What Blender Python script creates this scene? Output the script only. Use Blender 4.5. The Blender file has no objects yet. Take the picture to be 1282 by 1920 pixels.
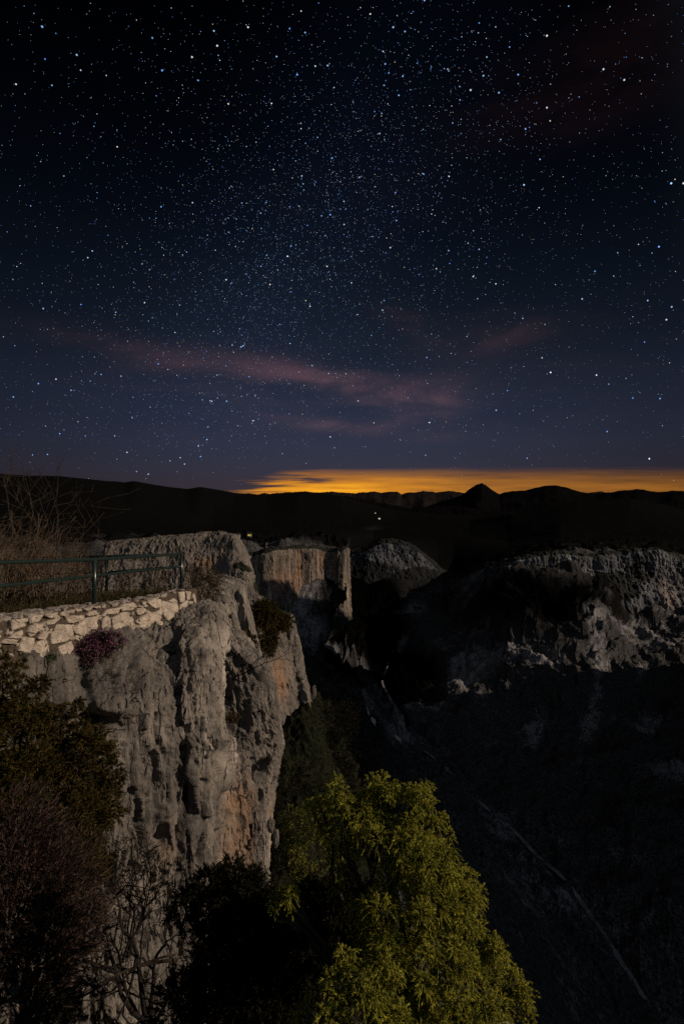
import bpy, math, random
import numpy as np

# ------------------------------------------------------------------ camera, sky, moonlight, exposure
scene = bpy.context.scene
col = scene.collection
F = 855.0                      # focal length in photograph pixels (photo 1282 wide)

cam = bpy.data.cameras.new("camera")
cam.sensor_fit = 'HORIZONTAL'; cam.sensor_width = 24.0; cam.lens = 24.0 * F / 1282.0
cam.clip_start = 0.05; cam.clip_end = 300000.0
camo = bpy.data.objects.new("camera", cam); col.objects.link(camo)
camo.location = (0, 0, 0); camo.rotation_euler = (math.radians(90), 0, 0)
scene.camera = camo

scene.render.engine = 'CYCLES'
scene.cycles.use_denoising = False
scene.cycles.max_bounces = 4
scene.cycles.sample_clamp_indirect = 1.0
scene.view_settings.view_transform = 'Standard'
scene.view_settings.look = 'None'
scene.view_settings.exposure = 0.0
scene.view_settings.gamma = 1.0

MOON_EL = math.radians(23.0)
MOON_DIR = (0.994 * math.cos(MOON_EL), -0.11 * math.cos(MOON_EL), math.sin(MOON_EL))
ml = bpy.data.lights.new("moon", 'SUN'); ml.energy = 4.2; ml.angle = math.radians(0.5)
ml.color = (1.0, 0.80, 0.62)
mo = bpy.data.objects.new("moon", ml); col.objects.link(mo)
from mathutils import Vector
mo.rotation_euler = Vector(MOON_DIR).to_track_quat('Z', 'Y').to_euler()
mo.location = (60, -24, 14)


class NT:
    """small helper to wire shader nodes"""
    def __init__(self, tree):
        self.t = tree; self.n = tree.nodes; self.l = tree.links
    def new(self, typ, **kw):
        nd = self.n.new(typ)
        for k, v in kw.items(): setattr(nd, k, v)
        return nd
    def put(self, sock, v):
        if isinstance(v, bpy.types.NodeSocket): self.l.new(v, sock)
        else: sock.default_value = v
    def m(self, op, a, b=None, c=None, clamp=False):
        nd = self.new('ShaderNodeMath', operation=op); nd.use_clamp = clamp
        self.put(nd.inputs[0], a)
        if b is not None: self.put(nd.inputs[1], b)
        if c is not None: self.put(nd.inputs[2], c)
        return nd.outputs[0]
    def mix(self, f, a, b, blend='MIX'):
        nd = self.new('ShaderNodeMix', data_type='RGBA', blend_type=blend)
        self.put(nd.inputs[0], f)
        self.put(nd.inputs[6], a if isinstance(a, bpy.types.NodeSocket) else (*a, 1))
        self.put(nd.inputs[7], b if isinstance(b, bpy.types.NodeSocket) else (*b, 1))
        return nd.outputs[2]
    def ramp(self, f, stops, interp='LINEAR'):
        nd = self.new('ShaderNodeValToRGB'); cr = nd.color_ramp; cr.interpolation = interp
        while len(cr.elements) < len(stops): cr.elements.new(0.5)
        for e, (p, c) in zip(cr.elements, stops):
            e.position = p; e.color = (*c, 1) if len(c) == 3 else c
        self.put(nd.inputs[0], f)
        return nd.outputs[0]
    def smooth(self, x, a, b):
        nd = self.new('ShaderNodeMapRange', interpolation_type='SMOOTHSTEP')
        self.put(nd.inputs[0], x); nd.inputs[1].default_value = a; nd.inputs[2].default_value = b
        return nd.outputs[0]
    def noise(self, vec, scale, detail=6, rough=0.6, dist=0.0, stretch=None):
        if stretch:
            mp = self.new('ShaderNodeMapping'); mp.inputs['Scale'].default_value = stretch
            self.l.new(vec, mp.inputs[0]); vec = mp.outputs[0]
        nd = self.new('ShaderNodeTexNoise'); self.l.new(vec, nd.inputs['Vector'])
        nd.inputs['Scale'].default_value = scale; nd.inputs['Detail'].default_value = detail
        nd.inputs['Roughness'].default_value = rough; nd.inputs['Distortion'].default_value = dist
        return nd.outputs[0]


def build_world():
    w = bpy.data.worlds.new("World"); scene.world = w; w.use_nodes = True
    t = NT(w.node_tree); t.n.clear()
    tc = t.new('ShaderNodeTexCoord')
    sep = t.new('ShaderNodeSeparateXYZ'); t.l.new(tc.outputs['Generated'], sep.inputs[0])
    x, y, z = sep.outputs
    el = t.m('ARCSINE', z)
    az = t.m('ARCTAN2', x, y)
    base = t.ramp(z, [(0.0, (.0380, .0260, .0270)), (.05, (.0400, .0320, .0420)), (.09, (.0350, .0335, .0535)),
                      (.14, (.0275, .0325, .0575)), (.22, (.0170, .0250, .0475)), (.32, (.0088, .0140, .0265)),
                      (.42, (.0046, .0080, .0150)), (.52, (.0019, .0034, .0072)), (.62, (.0007, .0011, .0026)),
                      (.76, (.0001, .00015, .0004))])
    # sky darkened towards the sides, a lens vignette put into its colour
    fall = t.m('ADD', 0.38, t.m('MULTIPLY', 0.64, t.m('EXPONENT', t.m('MULTIPLY', -2.6, t.m('MULTIPLY', az, az)))))
    skyc = t.mix(1.0, base, fall, 'MULTIPLY')
    # the soft band of the Milky Way
    nz = t.noise(tc.outputs['Generated'], 6.0, 5, .6)
    def blob(px, py, rx, ry, rot=0.0):
        dx, dy = px - 641, 960 - py
        a0 = math.atan2(dx, F); e0 = math.atan2(dy, math.hypot(F, dx))
        da = t.m('SUBTRACT', az, a0); de = t.m('SUBTRACT', el, e0)
        c, s = math.cos(rot), math.sin(rot)
        u = t.m('ADD', t.m('MULTIPLY', da, c), t.m('MULTIPLY', de, s))
        v = t.m('ADD', t.m('MULTIPLY', da, -s), t.m('MULTIPLY', de, c))
        u = t.m('DIVIDE', u, rx / F); v = t.m('DIVIDE', v, ry / F)
        return t.m('EXPONENT', t.m('MULTIPLY', -1.0, t.m('ADD', t.m('MULTIPLY', u, u), t.m('MULTIPLY', v, v))))
    mw = t.m('ADD', blob(590, 470, 420, 170, math.radians(48)), t.m('MULTIPLY', .35, blob(430, 640, 200, 130, math.radians(50))))
    mw = t.m('MULTIPLY', mw, t.m('ADD', .35, nz))
    skyc = t.mix(1.0, skyc, t.mix(1.0, (.0016, .0027, .0062), mw, 'MULTIPLY'), 'ADD')
    # thin pink clouds lit from far towns
    cn = t.noise(tc.outputs['Generated'], 3.2, 7, .62, .6, stretch=(1.2, 1.2, 5.0))
    cn = t.smooth(cn, .36, .62)
    cl = None
    for (px, py, rx, ry, rot, k) in [(390, 685, 230, 20, -.05, .7), (600, 708, 140, 21, -.16, 1.0), (700, 738, 110, 20, -.28, .9),
                                     (790, 758, 75, 34, .05, 1.5), (640, 800, 140, 12, -.10, 1.0), (915, 628, 80, 22, .0, .75),
                                     (765, 602, 60, 18, -.4, .3), (480, 740, 260, 60, 0, .22), (1190, 130, 190, 60, .15, .07),
                                     (1000, 165, 200, 60, .05, .055), (950, 690, 250, 70, 0, .10), (1000, 790, 350, 50, 0, .10)]:
        b = t.m('MULTIPLY', blob(px, py, rx, ry, rot), k)
        cl = b if cl is None else t.m('ADD', cl, b)
    cl = t.m('MULTIPLY', cl, t.m('ADD', .22, cn))
    skyc = t.mix(1.0, skyc, t.mix(1.0, (.036, .0150, .0150), cl, 'MULTIPLY'), 'ADD')
    # the low cloud bank over the horizon, lit orange by a town behind the mountains
    ys = t.m('MAXIMUM', y, .08)
    u = t.m('DIVIDE', x, ys); v = t.m('DIVIDE', z, ys)
    cmb = t.new('ShaderNodeCombineXYZ')
    t.put(cmb.inputs[0], u); t.put(cmb.inputs[1], v)
    st = t.noise(cmb.outputs[0], 5.0, 6, .6, .3, stretch=(1, 16, 1))
    st2 = t.noise(cmb.outputs[0], 2.2, 5, .55, .2, stretch=(1, 22, 1))
    top = t.m('ADD', v, t.m('MULTIPLY', .022, t.m('SUBTRACT', st2, .5)))
    topm = t.smooth(top, .0995, .0850)
    topm = t.m('MULTIPLY', topm, t.m('SUBTRACT', 1.0, t.m('MULTIPLY', .55, t.smooth(v, .066, .090))))
    edge = t.m('ADD', u, t.m('MULTIPLY', -3.1, t.m('SUBTRACT', v, .045)))
    edge = t.m('ADD', edge, t.m('MULTIPLY', .55, t.m('SUBTRACT', st, .5)))
    lm = t.smooth(edge, -.27, -.13)
    infront = t.smooth(y, .05, .2)
    gl = t.m('MULTIPLY', t.m('MULTIPLY', topm, lm), infront)
    # brightness: hottest at the glow's core low down, duller to the right and higher up
    core = blob(615, 925, 170, 30)
    wide = blob(760, 915, 330, 70)
    lowr = blob(1120, 928, 140, 16)
    inten = t.m('ADD', .115, t.m('ADD', t.m('MULTIPLY', core, .62), t.m('ADD', t.m('MULTIPLY', wide, .22), t.m('MULTIPLY', lowr, .16))))
    inten = t.m('MULTIPLY', inten, t.m('ADD', .05, t.m('MULTIPLY', 1.8, st)))
    warm = t.ramp(inten, [(0.0, (1.0, .42, .11)), (.25, (1.0, .37, .05)), (.6, (1.0, .37, .016)), (1.0, (1.0, .43, .01))])
    glow = t.mix(1.0, warm, t.m('MULTIPLY', inten, gl), 'MULTIPLY')
    skyc = t.mix(t.m('MULTIPLY', gl, .75), skyc, (0, 0, 0))
    skyc = t.mix(1.0, skyc, glow, 'ADD')
    # added fill: the unseen sky behind the viewer is brightened to lift shaded cliffs
    md = t.m('ADD', t.m('MULTIPLY', x, .62), t.m('MULTIPLY', y, -.76))
    sky_fill = t.m('MULTIPLY', t.smooth(md, -.25, .85), t.smooth(z, -.05, .12))
    skyc = t.mix(1.0, skyc, t.mix(1.0, (.19, .215, .26), sky_fill, 'MULTIPLY'), 'ADD')
    bg = t.new('ShaderNodeBackground'); t.l.new(skyc, bg.inputs[0]); bg.inputs[1].default_value = 1.0
    out = t.new('ShaderNodeOutputWorld'); t.l.new(bg.outputs[0], out.inputs[0])
    w.cycles.sampling_method = 'MANUAL'; w.cycles.sample_map_resolution = 512
build_world()

# ------------------------------------------------------------------ helpers: numbers
RNG = np.random.default_rng(7)
random.seed(7)


def P(px, py, Y):
    """a point at real distance Y (metres) seen at photograph pixel px, py"""
    return np.array([(px - 641.0) / F * Y, Y, (960.0 - py) / F * Y])


_perm = np.random.default_rng(3).permutation(4096).astype(np.int64)
_grad = np.random.default_rng(4).normal(size=(4096, 3)); _grad /= np.linalg.norm(_grad, axis=1)[:, None]


def pn(p):
    """Perlin noise, p (N,3) -> about -1..1"""
    p = np.asarray(p, float); i = np.floor(p).astype(np.int64); f = p - i
    u = f * f * f * (f * (f * 6 - 15) + 10)
    r = 0
    for dx in (0, 1):
        wx = u[:, 0] if dx else 1 - u[:, 0]
        for dy in (0, 1):
            wy = u[:, 1] if dy else 1 - u[:, 1]
            for dz in (0, 1):
                wz = u[:, 2] if dz else 1 - u[:, 2]
                h = _perm[(_perm[(_perm[(i[:, 0] + dx) & 4095] + i[:, 1] + dy) & 4095] + i[:, 2] + dz) & 4095]
                g = _grad[h]
                d = g[:, 0] * (f[:, 0] - dx) + g[:, 1] * (f[:, 1] - dy) + g[:, 2] * (f[:, 2] - dz)
                r = r + wx * wy * wz * d
    return r * 1.5


def fbm(p, o=4, gain=.5, lac=2.03):
    a, s, r = 1.0, 1.0, 0
    for k in range(o):
        r = r + a * pn(p * s + 17.3 * k); a *= gain; s *= lac
    return r


def ridged(p, o=4, gain=.5):
    a, s, r = 1.0, 1.0, 0
    for k in range(o):
        r = r + a * (1 - 2 * np.abs(pn(p * s + 9.1 * k))); a *= gain; s *= 2.1
    return r


def sstep(x, a, b):
    t = np.clip((x - a) / (b - a), 0, 1); return t * t * (3 - 2 * t)


def crom(pts, n, dens=None):
    """Catmull-Rom through pts (M, ...) at n samples along axis 0"""
    pts = np.asarray(pts, float); M = len(pts)
    e = np.concatenate([[2 * pts[0] - pts[1]], pts, [2 * pts[-1] - pts[-2]]])
    t = np.linspace(0, M - 1, n)
    i = np.minimum(t.astype(int), M - 2); f = (t - i).reshape((-1,) + (1,) * (pts.ndim - 1))
    p0, p1, p2, p3 = e[i], e[i + 1], e[i + 2], e[i + 3]
    return .5 * (2 * p1 + (p2 - p0) * f + (2 * p0 - 5 * p1 + 4 * p2 - p3) * f ** 2 + (3 * p1 - p0 - 3 * p2 + p3) * f ** 3)


# ------------------------------------------------------------------ helpers: objects
def link(name, me, mats, parent=None):
    o = bpy.data.objects.new(name, me); col.objects.link(o)
    for m in (mats if isinstance(mats, (list, tuple)) else [mats]): me.materials.append(m)
    if parent is not None: o.parent = parent
    return o


def mesh_np(name, V, Fc, mat, parent=None, smooth=False, origin=None):
    """V (N,3), Fc (M,k) with k constant"""
    V = np.asarray(V, np.float32); Fc = np.asarray(Fc, np.int32)
    if origin is not None: V = V - np.asarray(origin, np.float32)
    me = bpy.data.meshes.new(name)
    me.vertices.add(len(V)); me.vertices.foreach_set('co', V.ravel())
    k = Fc.shape[1]
    me.loops.add(Fc.size); me.loops.foreach_set('vertex_index', Fc.ravel())
    me.polygons.add(len(Fc)); me.polygons.foreach_set('loop_start', np.arange(0, Fc.size, k, dtype=np.int32))
    me.polygons.foreach_set('use_smooth', np.full(len(Fc), smooth))
    me.update(calc_edges=True)
    o = link(name, me, mat, parent)
    if origin is not None and parent is None: o.location = tuple(float(c) for c in origin)
    return o


def attr(o, name, arr):
    a = o.data.attributes.new(name, 'FLOAT', 'POINT'); a.data.foreach_set('value', np.asarray(arr, np.float32).ravel())


def tag(o, label=None, cat=None, group=None, kind=None):
    if label: o['label'] = label
    if cat: o['category'] = cat
    if group: o['group'] = group
    if kind: o['kind'] = kind
    return o


def thing(name, loc, label, cat, group=None):
    o = bpy.data.objects.new(name, None); col.objects.link(o)
    o.empty_display_size = .2
    o.location = tuple(float(c) for c in loc)
    return tag(o, label, cat, group)


def gridfaces(nv, nu):
    i = np.arange(nv * nu).reshape(nv, nu)
    return np.stack([i[:-1, :-1], i[1:, :-1], i[1:, 1:], i[:-1, 1:]], -1).reshape(-1, 4)


def gnormals(G):
    du = np.gradient(G, axis=1); dv = np.gradient(G, axis=0)
    n = np.cross(dv, du); n /= np.linalg.norm(n, axis=2, keepdims=True) + 1e-9
    return n


def net(rows, nu, nv):
    R = np.array([[P(*p) if not isinstance(p, np.ndarray) else p for p in r] for r in rows])
    A = crom(R, nv)                               # along rows
    B = crom(np.swapaxes(A, 0, 1), nu)            # along columns
    return np.swapaxes(B, 0, 1)


def proj(G):
    return 641 + G[..., 0] / G[..., 1] * F, 960 - G[..., 2] / G[..., 1] * F


# ------------------------------------------------------------------ materials
def newmat(name):
    m = bpy.data.materials.new(name); m.use_nodes = True
    t = NT(m.node_tree); t.n.clear()
    out = t.new('ShaderNodeOutputMaterial')
    return m, t, out


def rock_mat(name, dark, mid, light, sc=1.0, bump=.6, vs=.28, stain=(.30, .16, .07), bdist=.06, patina=(.10, .095, .09), veg=None, fl=.5):
    m, t, out = newmat(name)
    geo = t.new('ShaderNodeNewGeometry'); pos = geo.outputs['Position']
    n1 = t.noise(pos, .9 * sc, 8, .65, .4, (1, 1, vs))
    n2 = t.noise(pos, 4.5 * sc, 8, .7, .5, (1, 1, vs * 1.3))
    n3 = t.noise(pos, 22 * sc, 5, .75, 0, (1, 1, .6))
    n4 = t.noise(pos, .45 * sc, 4, .55, .8, (1, 1, vs * .7))
    c = t.ramp(n1, [(.34, dark), (.50, mid), (.64, light)])
    c = t.mix(t.m('MULTIPLY', t.smooth(n2, .53, .59), .6), c, patina)
    c = t.mix(t.m('MULTIPLY', t.smooth(n2, .42, .36), .5), c, light)
    c = t.mix(t.m('MULTIPLY', t.smooth(n4, .56, .70), .55), c, patina)
    at = t.new('ShaderNodeAttribute', attribute_name='stain')
    c = t.mix(t.m('MULTIPLY', at.outputs['Fac'], t.m('ADD', .25, n2)), c, stain)
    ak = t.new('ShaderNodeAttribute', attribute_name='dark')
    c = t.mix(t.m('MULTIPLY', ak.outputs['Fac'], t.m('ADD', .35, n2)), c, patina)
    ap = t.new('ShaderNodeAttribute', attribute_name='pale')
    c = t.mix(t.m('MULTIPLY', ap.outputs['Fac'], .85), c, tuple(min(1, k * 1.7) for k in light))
    c = t.mix(1.0, c, t.m('ADD', .55, t.m('MULTIPLY', n3, .9)), 'MULTIPLY')
    if veg:
        av = t.new('ShaderNodeAttribute', attribute_name='veg')
        vn = t.noise(pos, 3.0 * sc, 6, .7)
        c = t.mix(t.smooth(t.m('ADD', av.outputs['Fac'], t.m('MULTIPLY', .7, t.m('SUBTRACT', vn, .5))), .42, .58), c, veg)
    b = t.new('ShaderNodeBump'); b.inputs['Strength'].default_value = bump; b.inputs['Distance'].default_value = bdist / sc
    h = t.m('ADD', t.m('MULTIPLY', n2, 1.0), t.m('MULTIPLY', n3, .35))
    h = t.m('ADD', h, t.m('MULTIPLY', n1, 1.2))
    vo = t.new('ShaderNodeTexVoronoi'); vo.feature = 'SMOOTH_F1'; vo.inputs['Smoothness'].default_value = .35
    mp = t.new('ShaderNodeMapping'); mp.inputs['Scale'].default_value = (1, 1, vs * 1.6); t.l.new(pos, mp.inputs[0]); t.l.new(mp.outputs[0], vo.inputs['Vector'])
    vo.inputs['Scale'].default_value = 6.0 * sc
    hole = t.m('MULTIPLY', t.smooth(vo.outputs['Distance'], .30, .12), t.smooth(n1, .45, .56))
    h = t.m('SUBTRACT', h, t.m('MULTIPLY', hole, .9))
    wv = t.new('ShaderNodeVectorMath', operation='ADD'); t.l.new(mp.outputs[0], wv.inputs[0])
    dn = t.new('ShaderNodeTexNoise'); t.l.new(mp.outputs[0], dn.inputs['Vector']); dn.inputs['Scale'].default_value = 2.2 * sc; dn.inputs['Detail'].default_value = 5
    sv = t.new('ShaderNodeVectorMath', operation='SCALE'); t.l.new(dn.outputs['Color'], sv.inputs[0]); sv.inputs['Scale'].default_value = .55 / sc
    t.l.new(sv.outputs[0], wv.inputs[1])
    ve = t.new('ShaderNodeTexVoronoi'); ve.feature = 'DISTANCE_TO_EDGE'; ve.inputs['Scale'].default_value = 1.5 * sc; t.l.new(wv.outputs[0], ve.inputs['Vector'])
    crack = t.m('MULTIPLY', t.smooth(ve.outputs['Distance'], .035, .0), t.smooth(n4, .42, .56))
    c = t.mix(t.m('MULTIPLY', crack, .75), c, tuple(k * .35 for k in patina))
    h = t.m('SUBTRACT', h, t.m('MULTIPLY', crack, 1.2))
    t.l.new(h, b.inputs['Height'])
    p = t.new('ShaderNodeBsdfPrincipled'); t.l.new(c, p.inputs['Base Color'])
    p.inputs['Roughness'].default_value = .92; p.inputs['Specular IOR Level'].default_value = .15
    t.l.new(b.outputs[0], p.inputs['Normal']); t.l.new(p.outputs[0], out.inputs[0])
    return m


def leaf_mat(name, c1, c2, c3=None, trans=.25, sc=3.0):
    m, t, out = newmat(name)
    geo = t.new('ShaderNodeNewGeometry')
    n = t.noise(geo.outputs['Position'], sc, 4, .6)
    r = geo.outputs['Random Per Island']
    f = t.m('ADD', t.m('MULTIPLY', n, 1.0), t.m('MULTIPLY', t.m('SUBTRACT', r, .5), .9))
    c = t.ramp(f, [(.25, c1), (.55, c2), (.85, c3 or c2)])
    d = t.new('ShaderNodeBsdfDiffuse'); t.l.new(c, d.inputs[0])
    tr = t.new('ShaderNodeBsdfTranslucent'); t.l.new(c, tr.inputs[0])
    mx = t.new('ShaderNodeMixShader'); mx.inputs[0].default_value = trans
    t.l.new(d.outputs[0], mx.inputs[1]); t.l.new(tr.outputs[0], mx.inputs[2]); t.l.new(mx.outputs[0], out.inputs[0])
    return m


def plain_mat(name, c1, c2, sc=8, rough=.85, bump=.3, spec=.2, metal=0.0, bd=.01):
    m, t, out = newmat(name)
    tc = t.new('ShaderNodeNewGeometry')
    n = t.noise(tc.outputs['Position'], sc, 6, .65)
    c = t.ramp(n, [(.35, c1), (.65, c2)])
    p = t.new('ShaderNodeBsdfPrincipled'); t.l.new(c, p.inputs['Base Color'])
    p.inputs['Roughness'].default_value = rough; p.inputs['Specular IOR Level'].default_value = spec
    p.inputs['Metallic'].default_value = metal
    if bump:
        b = t.new('ShaderNodeBump'); b.inputs['Strength'].default_value = bump; b.inputs['Distance'].default_value = bd
        t.l.new(n, b.inputs['Height']); t.l.new(b.outputs[0], p.inputs['Normal'])
    t.l.new(p.outputs[0], out.inputs[0])
    return m


def emit_mat(name, c, s):
    m, t, out = newmat(name)
    e = t.new('ShaderNodeEmission'); e.inputs[0].default_value = (*c, 1); e.inputs[1].default_value = s
    t.l.new(e.outputs[0], out.inputs[0]); m.cycles.emission_sampling = 'NONE'
    return m


def terrain_mat(name, veg1, veg2, rock, sc):
    m, t, out = newmat(name)
    geo = t.new('ShaderNodeNewGeometry'); pos = geo.outputs['Position']
    n1 = t.noise(pos, .012 * sc, 10, .68, .5)
    n2 = t.noise(pos, .09 * sc, 8, .7)
    n3 = t.noise(pos, .4 * sc, 4, .7)
    at = t.new('ShaderNodeAttribute', attribute_name='rock')
    f = t.m('MULTIPLY', at.outputs['Fac'], t.m('ADD', -1.15, t.m('ADD', t.m('MULTIPLY', 2.2, n2), t.m('MULTIPLY', 1.9, n3))))
    f = t.m('ADD', f, t.m('MULTIPLY', .8, t.m('SUBTRACT', n1, .5)))
    f = t.smooth(f, .26, .62)
    v = t.mix(t.smooth(n3, .4, .6), veg1, veg2)
    r = t.mix(1.0, (*rock,), t.m('ADD', .45, t.m('MULTIPLY', 1.1, n3)), 'MULTIPLY')
    c = t.mix(f, v, r)
    ad = t.new('ShaderNodeAttribute', attribute_name='wood_shade')
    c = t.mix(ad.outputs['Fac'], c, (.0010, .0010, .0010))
    b = t.new('ShaderNodeBump'); b.inputs['Strength'].default_value = .8; b.inputs['Distance'].default_value = 2.0 / sc
    t.l.new(t.m('ADD', n2, t.m('MULTIPLY', .5, n3)), b.inputs['Height'])
    p = t.new('ShaderNodeBsdfDiffuse'); t.l.new(c, p.inputs[0]); t.l.new(b.outputs[0], p.inputs['Normal'])
    t.l.new(p.outputs[0], out.inputs[0])
    return m


M = {}
M['rock'] = rock_mat('limestone', (.066, .060, .054), (.125, .112, .097), (.215, .19, .162), 1.0, 1.0, vs=.15, bdist=.11, patina=(.052, .049, .046))
M['rock_mid'] = rock_mat('limestone_mid', (.068, .060, .052), (.105, .092, .079), (.155, .136, .116), .8, .8, .4, bdist=.12, veg=(.010, .011, .006), patina=(.05, .045, .04), stain=(.24, .13, .06))
M['rock_far'] = rock_mat('limestone_far', (.035, .030, .027), (.11, .09, .075), (.26, .21, .165), .07, .8, .07, stain=(.27, .14, .065), bdist=.12, patina=(.026, .024, .022), veg=(.012, .014, .010))
M['rock_grey'] = rock_mat('limestone_grey', (.035, .038, .042), (.085, .09, .10), (.17, .178, .188), .05, .8, .22, stain=(.40, .30, .24), bdist=.12, patina=(.05, .052, .05), veg=(.012, .014, .012))
M['rock_dim'] = rock_mat('limestone_dim', (.022, .024, .027), (.055, .058, .065), (.11, .115, .125), .05, .8, .22, stain=(.40, .30, .24), bdist=.12, patina=(.03, .031, .032), veg=(.008, .009, .009))
M['stone'] = rock_mat('wall_stone', (.21, .18, .145), (.29, .25, .205), (.37, .315, .255), 5.0, .3, .9, patina=(.17, .135, .10), bdist=.08)
M['mortar'] = plain_mat('mortar', (.026, .020, .015), (.070, .055, .041), 14, .95, .8, .1, bd=.03)
M['coping'] = rock_mat('coping_stone', (.10, .088, .078), (.17, .148, .128), (.26, .225, .19), 6.0, .6, .9, bdist=.08)
M['green_paint'] = plain_mat('green_paint', (.006, .013, .011), (.011, .021, .018), 30, .28, .15, .5, bd=.002)
M['soil'] = plain_mat('soil', (.020, .016, .011), (.05, .04, .028), 6, .95, .8, .1, bd=.04)
M['bark'] = plain_mat('bark', (.02, .016, .012), (.05, .039, .03), 25, .9, .6, .1, bd=.01)
M['bark_dark'] = plain_mat('bark_dark', (.006, .005, .005), (.015, .0125, .0115), 25, .9, .5, .1, bd=.01)
M['twig'] = plain_mat('twig', (.028, .019, .012), (.115, .080, .052), 18, .9, 0, .1)
M['juniper'] = leaf_mat('juniper_leaf', (.035, .05, .012), (.22, .25, .046), (.64, .57, .09), .45, 6)
M['dim_juniper'] = leaf_mat('dim_juniper_leaf', (.02, .03, .008), (.10, .12, .025), (.28, .26, .05), .3, 5)
M['dark_juniper'] = leaf_mat('dark_juniper_leaf', (.010, .010, .004), (.034, .028, .009), (.070, .050, .016), .2, 2)
M['dry'] = leaf_mat('dry_twig_leaf', (.010, .008, .007), (.038, .026, .022), (.095, .062, .050), .2, 3)
M['brown'] = leaf_mat('brown_leaf', (.018, .013, .008), (.05, .034, .019), (.09, .06, .034), .2, 4)
M['dusk_leaf'] = leaf_mat('dusk_leaf', (.006, .007, .005), (.014, .014, .009), (.025, .022, .014), .2, 3)
M['green_leaf'] = leaf_mat('green_leaf', (.012, .022, .006), (.03, .05, .012), (.05, .07, .018), .2, 8)
M['tan_leaf'] = leaf_mat('tan_leaf', (.012, .010, .006), (.035, .030, .014), (.085, .07, .036), .2, 4)
M['petal'] = leaf_mat('pink_petal', (.035, .012, .024), (.085, .032, .058), (.16, .07, .11), .2, 9)
M['terrain'] = terrain_mat('valley_slope', (.018, .0185, .019), (.062, .062, .061), (.17, .165, .172), 1.0)
M['slope'] = terrain_mat('near_slope', (.005, .006, .004), (.014, .015, .008), (.09, .085, .075), 6.0)
M['shade_hill'] = terrain_mat('hill_slope', (.004, .004, .004), (.008, .008, .007), (.04, .034, .032), .35)
M['river'] = plain_mat('river_water', (.05, .05, .055), (.24, .24, .26), .09, .8, 0, .2)
M['pale_rock'] = rock_mat('pale_rock', (.22, .22, .22), (.36, .36, .355), (.5, .5, .49), .12, .8, .5, bdist=.2, patina=(.14, .14, .14))
M['scree'] = plain_mat('scree', (.12, .12, .12), (.25, .24, .23), .3, .9, .5, .1, bd=.5)

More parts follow.
